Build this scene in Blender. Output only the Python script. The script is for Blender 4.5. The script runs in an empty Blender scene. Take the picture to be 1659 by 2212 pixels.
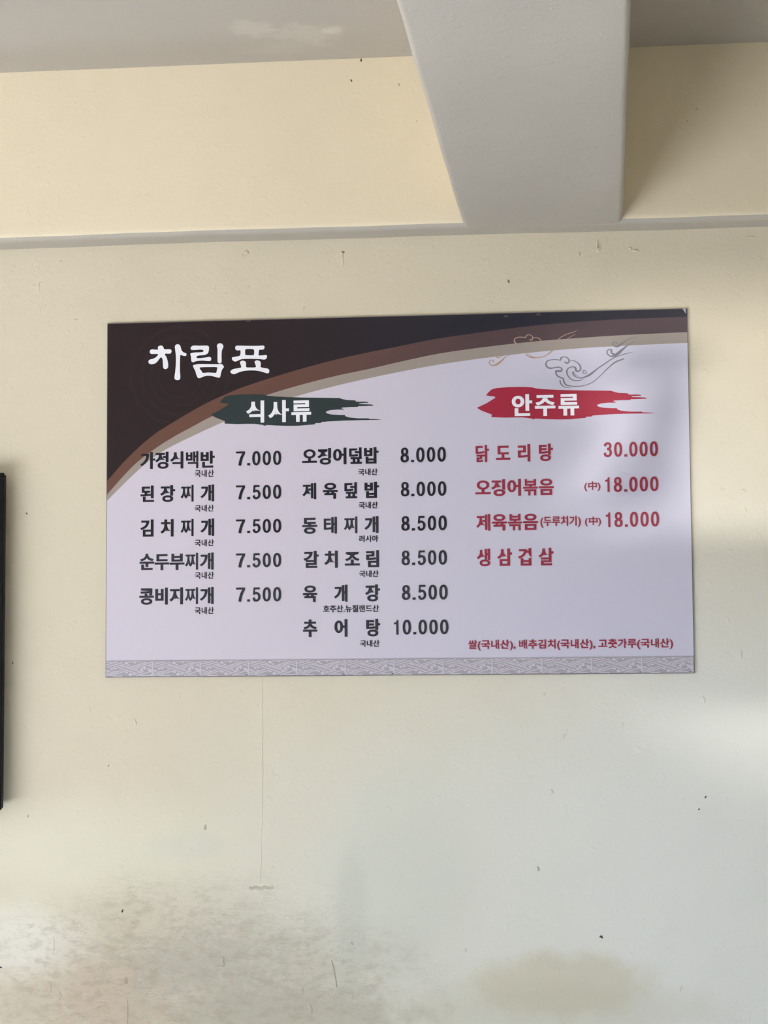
import bpy, bmesh, math, random
import numpy as np
from mathutils import Vector, Matrix

# ------------------------------------------------------------------ camera
sc = bpy.context.scene
COL = sc.collection
F0 = 1.5                                   # floor is z = 0, the menu board's lower edge is z = F0
FPX, YAW, PIT, ROL = 4345.5, 0.10729, 0.08330, -0.00684
CAM = Vector((1.0171, -4.0679, F0 - 0.0090))
fw = Vector((-math.sin(YAW) * math.cos(PIT), math.cos(YAW) * math.cos(PIT), math.sin(PIT)))
r0 = fw.cross(Vector((0, 0, 1))).normalized(); u0 = r0.cross(fw)
RT = r0 * math.cos(ROL) + u0 * math.sin(ROL); UP = -r0 * math.sin(ROL) + u0 * math.cos(ROL)
cd = bpy.data.cameras.new('camera'); co = bpy.data.objects.new('camera', cd); COL.objects.link(co)
cd.sensor_fit = 'HORIZONTAL'; cd.sensor_width = 36; cd.lens = FPX * 36 / 1659; cd.clip_start = 0.05
m = Matrix((RT, UP, -fw)).transposed().to_4x4(); m.translation = CAM; co.matrix_world = m
sc.camera = co

# ------------------------------------------------------------------ light and exposure
sc.view_settings.view_transform = 'Standard'; sc.view_settings.look = 'None'
sc.view_settings.gamma = 1.0; sc.view_settings.use_curve_mapping = False
sc.view_settings.exposure = 1.92
sc.cycles.use_denoising = True
sc.cycles.max_bounces = 10; sc.cycles.diffuse_bounces = 6
w = bpy.data.worlds.new('sky'); sc.world = w; w.use_nodes = True
bg = w.node_tree.nodes['Background']; bg.inputs[1].default_value = 1.0
_t = w.node_tree; _c = _t.nodes.new('ShaderNodeTexCoord'); _s = _t.nodes.new('ShaderNodeSeparateXYZ'); _r = _t.nodes.new('ShaderNodeValToRGB')
_m = _t.nodes.new('ShaderNodeMapRange'); _m.inputs[1].default_value = -1.0; _m.inputs[2].default_value = 1.0
_t.links.new(_c.outputs['Generated'], _s.inputs[0]); _t.links.new(_s.outputs[2], _m.inputs[0]); _t.links.new(_m.outputs[0], _r.inputs[0]); _t.links.new(_r.outputs[0], bg.inputs[0])
_e = _r.color_ramp.elements; _e[0].position = .49; _e[0].color = (.10, .10, .09, 1); _e[1].position = .51; _e[1].color = (.55, .68, .88, 1)   # ground, then sky

def sun(name, d, strength, angle, colr):
    l = bpy.data.lights.new(name, 'SUN'); l.energy = strength; l.angle = math.radians(angle); l.color = colr
    o = bpy.data.objects.new(name, l); COL.objects.link(o)
    o.rotation_euler = Vector(d).to_track_quat('-Z', 'Y').to_euler(); return o
sun('sun', (0.84, -0.12, -0.53), 21.0, 0.53, (0.90, 0.94, 1.0))

def area(name, loc, d, sx, sy, power, colr, portal=False):
    l = bpy.data.lights.new(name, 'AREA'); l.shape = 'RECTANGLE'; l.size = sx; l.size_y = sy
    l.energy = power; l.color = colr
    o = bpy.data.objects.new(name, l); COL.objects.link(o); o.location = loc
    o.rotation_euler = Vector(d).to_track_quat('-Z', 'Z').to_euler()
    if portal: l.cycles.is_portal = True
    return o
# window openings of the room (left wall, back wall, right wall)
XL, XR, YB, ZC = -3.55, 3.6, -6.4, F0 + 1.257
LW = (-4.8, -1.4, 0.05, 2.15)               # left wall opening  y0 y1 z0 z1
BW = (0.4, 3.3, 1.3, 2.19)                # back wall opening  x0 x1 z0 z1
RW = (-3.4, -0.6, 0.3, 1.9)                 # right wall opening y0 y1 z0 z1
area('window_daylight', (XL - .05, (LW[0] + LW[1]) / 2, (LW[2] + LW[3]) / 2), (1, 0, 0), LW[1] - LW[0], LW[3] - LW[2], 1, (1, 1, 1), True)
area('window_daylight', ((BW[0] + BW[1]) / 2, YB - .05, (BW[2] + BW[3]) / 2), (0, 1, 0), BW[1] - BW[0], BW[3] - BW[2], 1, (1, 1, 1), True)
area('window_daylight', (XR + .05, (RW[0] + RW[1]) / 2, (RW[2] + RW[3]) / 2), (-1, 0, 0), RW[1] - RW[0], RW[3] - RW[2], 1, (1, 1, 1), True)
# added spot lamp outside window_2, standing in for sun reflected from an unseen source
gl = bpy.data.lights.new('glint', 'SPOT'); gl.energy = 350; gl.color = (1, .975, .90); gl.shadow_soft_size = .035
gl.spot_size = 2 * math.atan(.86 / 8.7); gl.spot_blend = .7
go = bpy.data.objects.new('glint', gl); COL.objects.link(go); GLP = Vector((2.5, -8.6, 2.1)); go.location = GLP
go.rotation_euler = (Vector((1.62, 0, 1.98)) - GLP).to_track_quat('-Z', 'Y').to_euler()

# ------------------------------------------------------------------ helpers
def px(X, Y, y=0.0):
    """point of the plane at depth y that the photograph shows at pixel X, Y (a measuring aid)"""
    d = fw * FPX + RT * (X - 829.5) - UP * (Y - 1106)
    t = (y - CAM.y) / d.y
    return CAM + d * t

def tag(o, label=None, cat=None, group=None, kind=None):
    if label: o['label'] = label
    if cat: o['category'] = cat
    if group: o['group'] = group
    if kind: o['kind'] = kind
    return o

def link(name, me, mat=None, parent=None):
    o = bpy.data.objects.new(name, me); COL.objects.link(o)
    if mat: me.materials.append(mat)
    if parent: o.parent = parent
    return o

def mesh(name, vs, fs, mat=None, parent=None, smooth=False):
    me = bpy.data.meshes.new(name); me.from_pydata([tuple(v) for v in vs], [], fs); me.update()
    if smooth: me.polygons.foreach_set('use_smooth', [True] * len(me.polygons))
    return link(name, me, mat, parent)

def box(name, a, b, mat, parent=None, bev=0.0, seg=3):
    bm = bmesh.new(); bmesh.ops.create_cube(bm, size=1)
    for v in bm.verts: v.co = Vector([a[i] + (v.co[i] + .5) * (b[i] - a[i]) for i in range(3)])
    if bev: bmesh.ops.bevel(bm, geom=bm.edges[:], offset=bev, segments=seg, affect='EDGES', profile=.5)
    me = bpy.data.meshes.new(name); bm.to_mesh(me); bm.free()
    return link(name, me, mat, parent)

def lin(c):
    c = c.lstrip('#'); r = []
    for i in (0, 2, 4):
        v = int(c[i:i + 2], 16) / 255; r.append(v / 12.92 if v <= .04045 else ((v + .055) / 1.055) ** 2.4)
    return (*r, 1)

class NT:
    def __init__(s, name, rough=.6, spec=.5):
        s.m = bpy.data.materials.new(name); s.m.use_nodes = True; s.t = s.m.node_tree
        s.b = s.t.nodes['Principled BSDF']; s.b.inputs['Roughness'].default_value = rough
        s.b.inputs['Specular IOR Level'].default_value = spec
    def n(s, typ, **kw):
        n = s.t.nodes.new(typ)
        for k, v in kw.items():
            if hasattr(n, k): setattr(n, k, v)
            else: n.inputs[k.replace('_', ' ')].default_value = v
        return n
    def l(s, a, b): s.t.links.new(a, b)
    def math(s, op, a, b=None, clamp=False):
        n = s.t.nodes.new('ShaderNodeMath'); n.operation = op; n.use_clamp = clamp
        for i, v in enumerate((a, b)):
            if v is None: continue
            if isinstance(v, (int, float)): n.inputs[i].default_value = v
            else: s.l(v, n.inputs[i])
        return n.outputs[0]
    def noise(s, vec, scale, detail=4, rough=.55):
        n = s.n('ShaderNodeTexNoise'); n.inputs['Scale'].default_value = scale
        n.inputs['Detail'].default_value = detail; n.inputs['Roughness'].default_value = rough
        s.l(vec, n.inputs['Vector']); return n.outputs['Fac']
    def maprange(s, v, a, b, c=0., d=1.):
        n = s.n('ShaderNodeMapRange'); n.interpolation_type = 'SMOOTHSTEP'; s.l(v, n.inputs[0])
        for i, x in enumerate((a, b, c, d)): n.inputs[i + 1].default_value = x
        return n.outputs[0]
    def mix(s, fac, a, b):
        n = s.n('ShaderNodeMix', data_type='RGBA')
        if isinstance(fac, (int, float)): n.inputs[0].default_value = fac
        else: s.l(fac, n.inputs[0])
        for i, v in ((6, a), (7, b)):
            if isinstance(v, tuple): n.inputs[i].default_value = v
            else: s.l(v, n.inputs[i])
        return n.outputs[2]
    def scalevec(s, vec, sc3):
        n = s.n('ShaderNodeVectorMath', operation='MULTIPLY'); s.l(vec, n.inputs[0]); n.inputs[1].default_value = sc3
        return n.outputs[0]
    def spot(s, vec, c, r, soft=.5, wob=.5, wsc=9.):
        """0..1 mask: an irregular blotch round c with radii r"""
        n = s.n('ShaderNodeVectorMath', operation='SUBTRACT'); s.l(vec, n.inputs[0]); n.inputs[1].default_value = c
        q = s.scalevec(n.outputs[0], (1 / r[0], 0, 1 / r[1]) if len(r) == 2 else (1 / r[0], 1 / r[1], 0))
        ln = s.n('ShaderNodeVectorMath', operation='LENGTH'); s.l(q, ln.inputs[0])
        d = s.math('ADD', ln.outputs['Value'], s.math('MULTIPLY', s.math('SUBTRACT', s.noise(vec, wsc, 5, .6), .5), wob * 2))
        return s.maprange(d, 1 + soft, 1 - soft, 0., 1.)

def flat_mat(name, colr, rough=.6, spec=.5, grain=.0):
    t = NT(name, rough, spec); c = lin(colr)
    if grain:
        tc = t.n('ShaderNodeTexCoord').outputs['Object']
        f = t.noise(tc, 14, 4)
        dk = tuple(x * (1 - grain) for x in c[:3]) + (1,); lt = tuple(min(1, x * (1 + grain)) for x in c[:3]) + (1,)
        t.l(t.mix(f, dk, lt), t.b.inputs['Base Color'])
    else: t.b.inputs['Base Color'].default_value = c
    return t.m

# ------------------------------------------------------------------ plaster materials
def plaster(name, base, var=.05, blots=(), rough_zone=None, bump=.35):
    t = NT(name, .62, .35)
    tc = t.n('ShaderNodeTexCoord').outputs['Object']
    big = t.noise(tc, 1.7, 5, .6); mid = t.noise(tc, 8, 5, .6); fine = t.noise(tc, 140, 3, .6)
    b = lin(base); dk = tuple(x * (1 - var) for x in b[:3]) + (1,); lt = tuple(min(1, x * (1 + var * .5)) for x in b[:3]) + (1,)
    colr = t.mix(t.maprange(big, .3, .7), dk, lt)
    colr = t.mix(t.math('MULTIPLY', t.maprange(mid, .52, .75), .25), colr, tuple(x * .9 for x in b[:3]) + (1,))
    for (c, r, cc, amt, soft, wob, wsc) in blots:
        msk = t.math('MULTIPLY', t.spot(tc, c, r, soft, wob, wsc), amt)
        colr = t.mix(msk, colr, lin(cc))
    h = t.math('ADD', t.math('MULTIPLY', fine, .25), t.math('MULTIPLY', mid, .9))
    lump = t.noise(tc, 42, 3, .5)
    h = t.math('ADD', h, t.math('MULTIPLY', t.maprange(lump, .60, .72), .25))
    if rough_zone:
        c, r = rough_zone
        z = t.spot(tc, c, r, .45, .5, 7)
        sv = t.scalevec(tc, (1, 1, 2.2))
        rg = t.noise(sv, 26, 8, .7); fl = t.noise(sv, 11, 6, .65)
        flakes = t.maprange(fl, .47, .50)
        hh = t.math('ADD', t.math('MULTIPLY', rg, 1.8), t.math('MULTIPLY', flakes, .8))
        h = t.math('ADD', h, t.math('MULTIPLY', t.math('MULTIPLY', hh, 1.7), z))
        colr = t.mix(t.math('MULTIPLY', t.math('MULTIPLY', t.maprange(rg, .45, .65), z), .42), colr, tuple(x * .72 for x in lin('c9bba5')[:3]) + (1,))
    bp = t.n('ShaderNodeBump'); bp.inputs['Strength'].default_value = bump; bp.inputs['Distance'].default_value = .006
    t.l(h, bp.inputs['Height']); t.l(bp.outputs[0], t.b.inputs['Normal'])
    t.l(colr, t.b.inputs['Base Color'])
    return t.m

P = lambda X, Y: tuple(px(X, Y))
CREAM = 'd9cfba'
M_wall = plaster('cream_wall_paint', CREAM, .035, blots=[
    (P(1180, 1960), (.62, .42), 'e0e1d9', .8, .6, .3, 3),  # this tint and the next paint the lower right's cool light into the wall
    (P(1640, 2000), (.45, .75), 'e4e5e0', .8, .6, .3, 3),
    (P(870, 1890), (.13, .17), 'cdd1c6', .4, .5, .4, 6),
    (P(1215, 2130), (.17, .06), 'cfc7b0', .7, .35, .7, 11),
    (P(1190, 2185), (.30, .05), 'c6c1ac', .40, .5, .5, 7),
    (P(360, 2120), (.30, .11), 'd3c8b6', .5, .6, 1.3, 16),
    (P(240, 2150), (.13, .07), 'c9b19c', .42, .5, 2.2, 30),
    (P(560, 2100), (.24, .10), 'c9c6b8', .55, .5, 1., 12),
    (P(640, 2190), (.24, .05), 'bdb9a9', .6, .4, 1.1, 18),
    (P(430, 2080), (.16, .05), 'b8b4a7', .40, .5, 2.2, 34), (P(760, 1980), (.03, .14), 'c9ccc0', .5, .5, .4, 8),
    (P(250, 1965), (.10, .025), 'd0c8b4', .7, .6, .8, 14),
    (P(400, 1830), (.08, .03), 'c8c8bf', .6, .5, .6, 9),
    (P(30, 2030), (.14, .07), 'eeebe0', .8, .6, .5, 6),
    (P(150, 1840), (.30, .10), 'e6e3cf', .6, .7, .4, 4),
    (P(1100, 1230), (.0, .0), CREAM, 0, .5, .5, 6)][:-1],
    rough_zone=(P(380, 2120), (.42, .17)))
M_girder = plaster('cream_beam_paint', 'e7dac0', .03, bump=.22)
def CP(X_, Y_):
    d = fw * FPX + RT * (X_ - 829.5) - UP * (Y_ - 1106); return tuple(CAM + d * ((F0 + 1.257 - CAM.z) / d.z))
M_ceil = plaster('darkened_ceiling_paint', 'b6b0a8', .05, blots=[  # base darkened to stand in for weaker bounce light on the ceiling
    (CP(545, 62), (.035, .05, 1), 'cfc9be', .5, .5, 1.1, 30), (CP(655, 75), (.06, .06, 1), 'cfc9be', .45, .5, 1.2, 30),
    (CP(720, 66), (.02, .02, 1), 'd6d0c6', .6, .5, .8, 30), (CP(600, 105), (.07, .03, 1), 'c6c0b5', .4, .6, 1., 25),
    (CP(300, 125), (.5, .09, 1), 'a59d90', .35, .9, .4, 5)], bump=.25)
M_beam = plaster('darkened_soffit_paint', 'b6b0a6', .03, bump=.3)  # underside shade put into the base, darker than the cream faces
M_floor = flat_mat('worn_floor', 'c6c6c6', .5, .4, .1)
M_side = plaster('side_wall_paint', 'd8d0b8', .04, bump=.2)

# ------------------------------------------------------------------ room shell
D, ZB = .0772, F0 + .9002                    # girder stands proud of the wall by D, soffit height ZB
rnd = random.Random(4)
def S(o, **k): return tag(o, kind='structure', **k)
def slab(name, a, b, mat): return S(box(name, a, b, mat))
S(mesh('floor', [(XL - .2, YB - .2, 0), (XR + .2, YB - .2, 0), (XR + .2, .3, 0), (XL - .2, .3, 0),
                 (XL - .2, YB - .2, -.1), (XR + .2, YB - .2, -.1), (XR + .2, .3, -.1), (XL - .2, .3, -.1)],
       [(0, 1, 2, 3), (7, 6, 5, 4), (0, 4, 5, 1), (1, 5, 6, 2), (2, 6, 7, 3), (3, 7, 4, 0)], M_floor))
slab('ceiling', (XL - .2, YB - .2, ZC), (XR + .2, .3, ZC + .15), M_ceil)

# the menu wall: a gently uneven grid, so that light rakes over it
def noise2(x, z, seed, sc_):
    r = np.random.RandomState(seed); out = np.zeros_like(x)
    for k in range(14):
        a = r.rand() * 6.283; f = sc_ * (.5 + r.rand() * 1.5); ph = r.rand() * 6.283
        out += np.sin((x * math.cos(a) + z * math.sin(a)) * f + ph)
    return out / 14
nx, nz = 360, 300
gx = np.linspace(XL, XR, nx); gz = np.linspace(0, ZB + .01, nz)
X, Z = np.meshgrid(gx, gz)
Yw = -.0012 + .0016 * noise2(X, Z, 3, 7) + .0006 * noise2(X, Z, 5, 25)
flat = np.clip(np.maximum(np.abs(X - .6) - .62, np.abs(Z - F0 - .37) - .40) / .12, 0, 1)   # true behind the board
Yw = (Yw + .0034) * flat
Yw = np.maximum(Yw, 0)
vs = np.stack([X, Yw, Z], -1).reshape(-1, 3)
ii = (np.arange(nz - 1)[:, None] * nx + np.arange(nx - 1)[None]).ravel()
fs = np.stack([ii, ii + 1, ii + nx + 1, ii + nx], -1)
nb = len(vs)
vs2 = [(XL, .3, 0), (XR, .3, 0), (XR, .3, ZB + .01), (XL, .3, ZB + .01)]
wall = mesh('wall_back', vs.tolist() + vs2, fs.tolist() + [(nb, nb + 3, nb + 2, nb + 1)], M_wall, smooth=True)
S(wall)

# girder along the wall: front face, rounded lower edge, soffit; slightly wavy like hand plaster
def girder(name, x0, x1, mat_face, mat_sof):
    n = 260; R = .017
    prof = [(-D, ZC + .02), (-D, ZB + .25), (-D, ZB + .12), (-D, ZB + R * 2.2)]
    for k in range(7):
        a = k / 6 * math.pi / 2
        prof.append((-D + R - R * math.cos(a), ZB + R - R * math.sin(a)))
    prof += [(-D * .55, ZB + .0008), (-D * .2, ZB + .001), (.02, ZB + .001)]
    V = []; F = []; mi = []
    for i in range(n + 1):
        x = x0 + (x1 - x0) * i / n
        wz = .0012 * math.sin(x * 3.1 + .6) + .0006 * math.sin(x * 9.7) + .0003 * math.sin(x * 31)
        wy = .0012 * math.sin(x * 3.3 + 2) + .0004 * math.sin(x * 12.3 + 1)
        for j, (y, z) in enumerate(prof):
            V.append((x, y + (wy if j < 11 else wy * .4), z + (wz if j > 2 else 0)))
    m_ = len(prof)
    for i in range(n):
        for j in range(m_ - 1):
            F.append((i * m_ + j, i * m_ + j + 1, (i + 1) * m_ + j + 1, (i + 1) * m_ + j)); mi.append(0 if j < 6 else 1)
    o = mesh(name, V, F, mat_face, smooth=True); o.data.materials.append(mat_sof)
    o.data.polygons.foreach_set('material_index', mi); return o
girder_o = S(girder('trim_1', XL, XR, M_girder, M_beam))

# the ceiling beam that runs from the girder towards the camera
def beam():
    x1, x2, R = .7524, 1.0708, .011
    prof = [(x1, ZC + .02), (x1, ZB + R * 3), (x1, ZB + R)]
    for k in range(1, 6):
        a = k / 6 * math.pi / 2; prof.append((x1 + R - R * math.cos(a), ZB + R - R * math.sin(a)))
    for k in range(9): prof.append((x1 + R + (x2 - x1 - 2 * R) * k / 8, ZB))
    for k in range(1, 6):
        a = k / 6 * math.pi / 2; prof.append((x2 - R + R * math.sin(a), ZB + R - R * math.cos(a)))
    prof += [(x2, ZB + R), (x2, ZB + R * 3), (x2, ZC + .02)]
    ys = [(-D + .012) - (abs(YB) - D) * (k / 200) ** 1.6 for k in range(201)]
    V = []; F = []; m_ = len(prof); mi = []
    for y in ys:
        wx = .0010 * math.sin(y * 4) + .0005 * math.sin(y * 13 + 1)
        wz = .0014 * math.sin(y * 9 + 2) + .0008 * math.sin(y * 23)
        for j, (x, z) in enumerate(prof):
            k = wx if j < m_ / 2 else -.7 * wx
            V.append((x + k, y, z + wz + .0006 * math.sin(x * 31 + y * 7)))
    for i in range(len(ys) - 1):
        for j in range(m_ - 1):
            F.append((i * m_ + j, (i + 1) * m_ + j, (i + 1) * m_ + j + 1, i * m_ + j + 1))
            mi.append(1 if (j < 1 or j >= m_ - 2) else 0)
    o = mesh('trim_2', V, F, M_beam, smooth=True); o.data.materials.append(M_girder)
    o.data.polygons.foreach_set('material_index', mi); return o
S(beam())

# side walls and the wall behind the camera, each with a window opening
def wall_with_opening(name, axis, at, thick, lo, hi, op):
    V = []; F = []
    def P3(u, v, t): return (at + t, u, v) if axis == 'x' else (u, at + t, v)
    u0_, u1_, v0_, v1_ = op; us = [lo, u0_, u1_, hi]; vz = [0, v0_, v1_, ZC]
    bm = bmesh.new(); grid = {}
    for t in (0, thick):
        for i, u in enumerate(us):
            for j, v in enumerate(vz): grid[(i, j, t)] = bm.verts.new(P3(u, v, t))
    for t in (0, thick):
        for i in range(3):
            for j in range(3):
                if (i, j) != (1, 1): bm.faces.new([grid[(i, j, t)], grid[(i + 1, j, t)], grid[(i + 1, j + 1, t)], grid[(i, j + 1, t)]])
    ring = [(1, 1), (2, 1), (2, 2), (1, 2)]
    for k in range(4):
        a, b = ring[k], ring[(k + 1) % 4]
        bm.faces.new([grid[(*a, 0)], grid[(*b, 0)], grid[(*b, thick)], grid[(*a, thick)]])
    bmesh.ops.recalc_face_normals(bm, faces=bm.faces)
    me = bpy.data.meshes.new(name); bm.to_mesh(me); bm.free()
    return S(link(name, me, M_side))
wall_with_opening('wall_left', 'x', XL, -.12, YB - .2, .3, LW)
wall_with_opening('wall_right', 'x', XR, .12, YB - .2, .3, RW)
wall_with_opening('wall_front', 'y', YB, -.12, XL, XR, BW)
M_frame = flat_mat('white_window_frame', 'd8d8d6', .4)
def window(name, axis, at, op, nbar):
    root = bpy.data.objects.new(name, None); COL.objects.link(root); S(root)
    a, b, c, d = op; T = .05
    def bx(u0_, u1_, v0_, v1_):
        if axis == 'x': box('window_frame', (at - .03, u0_, v0_), (at + .03, u1_, v1_), M_frame, root, .004, 1)
        else: box('window_frame', (u0_, at - .03, v0_), (u1_, at + .03, v1_), M_frame, root, .004, 1)
    bx(a, b, c, c + T); bx(a, b, d - T, d); bx(a, a + T, c + T, d - T); bx(b - T, b, c + T, d - T)
    for k in range(1, nbar):
        u = a + (b - a) * k / nbar; bx(u - T / 2, u + T / 2, c + T, d - T)
window('window_1', 'x', XL - .06, LW, 2)
window('window_2', 'y', YB - .06, BW, 3)
window('window_3', 'x', XR + .06, RW, 2)

# ------------------------------------------------------------------ marks on the plaster (parts of the wall)
def wy(x, z):
    i = min(max(int(round((x - XL) / (XR - XL) * (nx - 1))), 0), nx - 1); j = min(max(int(round(z / (ZB + .01) * (nz - 1))), 0), nz - 1)
    return float(Yw[j, i])
def lump(X_, Y_, w_, h_, t_, seed, parent=wall, mat=None, y=0.0, name='plaster_lump'):
    c = px(X_, Y_, y); r = random.Random(seed); c.y += wy(c.x, c.z) if y == 0 else 0; V = []; F = []; n = 14; rings = 4
    for k in range(rings):
        q = 1 - k / rings
        for i in range(n):
            a = i / n * 6.2832; wob = 1 + .35 * math.sin(a * 2 + seed) + .22 * math.sin(a * 3 + seed * 2) + .1 * r.uniform(-1, 1)
            V.append((c.x + math.cos(a) * w_ / 2 * q * wob, c.y - t_ * (1 - q * q) + .0006 * (k == 0), c.z + math.sin(a) * h_ / 2 * q * wob))
    V.append((c.x, c.y - t_, c.z))
    for k in range(rings - 1):
        for i in range(n):
            j = (i + 1) % n; F.append((k * n + i, k * n + j, (k + 1) * n + j, (k + 1) * n + i))
    for i in range(n): F.append(((rings - 1) * n + i, (rings - 1) * n + (i + 1) % n, rings * n))
    return mesh(name, V, F, mat or M_wall, parent, True)
for k, (a, b, c, d, e) in enumerate([
        (531, 546, .010, .016, .004), (525, 551, .006, .008, .003), (740, 560, .005, .034, .003), (738, 546, .009, .008, .003),
        (1290, 533, .006, .022, .005), (1293, 538, .010, .010, .004), (1250, 549, .006, .014, .003), (1373, 541, .012, .010, .004),
        (1362, 536, .007, .006, .003), (1622, 512, .022, .004, .0025), (1095, 607, .006, .006, .002), (655, 666, .006, .010, .002),
        (130, 565, .008, .007, .002), (163, 690, .007, .006, .002), (84, 620, .004, .03, .0012),
        (292, 1560, .007, .014, .002), (1190, 1711, .016, .010, .002), (1005, 2053, .007, .008, .003), (1470, 2135, .006, .014, .003),
        (1560, 1057, .010, .012, .002), (1607, 1060, .008, .012, .002), (1610, 1101, .006, .012, .002), (1520, 1512, .010, .014, .002),
        (1600, 1415, .010, .016, .002), (1217, 1590, .012, .010, .0015), (1175, 1500, .006, .010, .0012), (1345, 1565, .005, .012, .0012),
        (105, 2130, .014, .030, .003), (128, 2150, .012, .018, .003), (270, 2120, .016, .010, .003), (470, 2085, .02, .006, .003),
        (215, 2170, .024, .016, .003), (330, 2150, .016, .010, .003), (650, 2140, .014, .022, .003), (670, 2180, .012, .026, .003),
        (480, 2080, .014, .016, .003), (320, 2050, .030, .006, .002), (65, 2000, .018, .010, .003), (115, 2040, .004, .05, .002)]):
    lump(a, b, c, d, e * .75, k + 1)
M_nail = flat_mat('dark_nail_hole', '4a3f35', .7); M_spot = flat_mat('rusty_spot', '8a5a48', .7)
M_smudge = flat_mat('grey_smudge', 'b4b2a4', .8)
for k, (a, b, w_, mt, yy) in enumerate([(759, 174, .0045, M_nail, -D), (1099, 608, .0045, M_spot, 0), (264, 1968, .005, M_nail, 0),
        (1524, 1722, .004, M_nail, 0), (1510, 1748, .003, M_nail, 0), (1299, 2024, .006, M_nail, 0), (57, 1109, .0035, M_nail, 0),
        (27, 1432, .003, M_nail, 0), (60, 1763, .004, M_smudge, 0), (234, 1654, .004, M_smudge, 0), (740, 545, .006, M_spot, 0),
        (1, 2090, .004, M_nail, 0), (760, 2038, .005, M_smudge, 0), (1163, 1877, .007, M_smudge, 0), (443, 1788, .008, M_smudge, 0),
        (900, 262, .004, M_smudge, -D), (125, 150, .004, M_nail, -D - .001), (1505, 235, .004, M_smudge, -D), (1485, 262, .003, M_smudge, -D),
        (862, 183, .006, M_smudge, -D), (780, 130, .004, M_nail, -D - .001), (388, 1196, .0, M_nail, 0)][:-1]):
    lump(a, b, w_, w_ * 1.25, .0015, 60 + k, wall if yy == 0 else girder_o, mt, yy, 'nail_hole' if mt is M_nail else 'paint_fleck')
# caulked ridge below the board and the smear where it ends
def strip(name, pts, wd, h, mat, parent, y=0.0):
    V = []; F = []
    for i, (a, b) in enumerate(pts):
        p = px(a, b, y); p.y += wy(p.x, p.z); q = px(*pts[min(i + 1, len(pts) - 1)], y) - px(*pts[max(i - 1, 0)], y); q.normalize()
        nrm = Vector((-q.z, 0, q.x))
        for s, hh in ((-1, .0008), (-.5, -h * .8), (0, -h), (.5, -h * .8), (1, .0008)):
            V.append(p + nrm * wd / 2 * s + Vector((0, hh, 0)))
        if i:
            for j in range(4): F.append((5 * i - 5 + j, 5 * i - 4 + j, 5 * i + 1 + j, 5 * i + j))
    return mesh(name, V, F, mat, parent, True)
rp = [(566 + .8 * math.sin(k * .9) - 4 * max(0, (k - 20)) / 14, 1463 + k * 13.1) for k in range(35)]
strip('sealant_ridge', rp, .0036, .0007, M_wall, wall)
strip('sealant_smear', [(538 + k * 6.5, 1918 + 1.5 * math.sin(k * 2.1)) for k in range(9)], .007, .002, flat_mat('dirty_sealant', 'c4c1ae', .8), wall)
strip('plaster_crack', [(716, 2075), (720, 2092), (724, 2112), (727, 2132)], .0025, .0015, M_smudge, wall)
strip('plaster_crack', [(274, 2160), (275, 2190), (274, 2212)], .004, .0015, M_wall, wall)

# ------------------------------------------------------------------ menu board
TB = .0055                                    # the board's thickness
TL, TR_, BR_, BL = px(231, 700, -TB), px(1484, 664, -TB), px(1502, 1455, -TB), px(228, 1463, -TB)
bx0, bx1 = (TL.x + BL.x) / 2, (TR_.x + BR_.x) / 2
bz0, bz1 = (BL.z + BR_.z) / 2, (TL.z + TR_.z) / 2
board = bpy.data.objects.new('menu_board', None); COL.objects.link(board); board.location = (bx0, 0, bz0)
tag(board, 'wide white printed menu board with dark brown arched header on cream wall', 'menu board')
BROOT = Vector((bx0, 0, bz0))
def B(X_, Y_):
    """photo pixel -> board coordinates (metres from the lower left corner)"""
    p = px(X_, Y_, -TB); return (p.x - bx0, p.z - bz0)
BWD, BHT = bx1 - bx0, bz1 - bz0
ROUGH, SPEC = .42, .22
def pmat(name, colr, grad=None, alpha=None):
    t = NT(name, ROUGH, SPEC)
    if grad:
        tc = t.n('ShaderNodeTexCoord').outputs['Object']; sp = t.n('ShaderNodeSeparateXYZ'); t.l(tc, sp.inputs[0])
        f = t.maprange(sp.outputs[0], *grad[1]); t.l(t.mix(f, lin(colr), lin(grad[0])), t.b.inputs['Base Color'])
    else: t.b.inputs['Base Color'].default_value = lin(colr)
    if alpha is not None: t.b.inputs['Alpha'].default_value = alpha
    return t.m
M_sheet = pmat('white_board_print', 'd3cbda', ('cdcade', (.2, 1.1)))
M_dark = pmat('dark_brown_print', '2a1e22', ('2b2a36', (.2, .9)))
M_brown = pmat('brown_print', '6c4b41', ('55454c', (.2, 1.)))
M_taupe = pmat('taupe_print', 'a1958f', ('9f9590', (.2, 1.)))
M_black = pmat('black_print', '22212b'); M_ink = pmat('grey_black_print', '33333d')
M_char = pmat('charcoal_brush_print', '2f393c'); M_red = pmat('red_brush_print', 'a82c44')
M_rtxt = pmat('dark_red_print', '9a3247'); M_white = pmat('white_print', 'f2f2fc')
M_edge = flat_mat('board_edge', '77707a', .5)
M_band = pmat('grey_band_print', 'a8a2ac'); M_bandl = pmat('pale_band_print', 'cbc6d2')
M_orange = pmat('tan_cloud_print', 'b3947f'); M_grey = pmat('grey_cloud_print', '86818d')
M_ring = pmat('faint_ring_print', '382c31'); M_halo = pmat('black_halo_print', '1b1418')

pn = box('panel', (0, -TB, 0), (BWD, -.0006, BHT), M_edge, board, .0012, 2)
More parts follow.
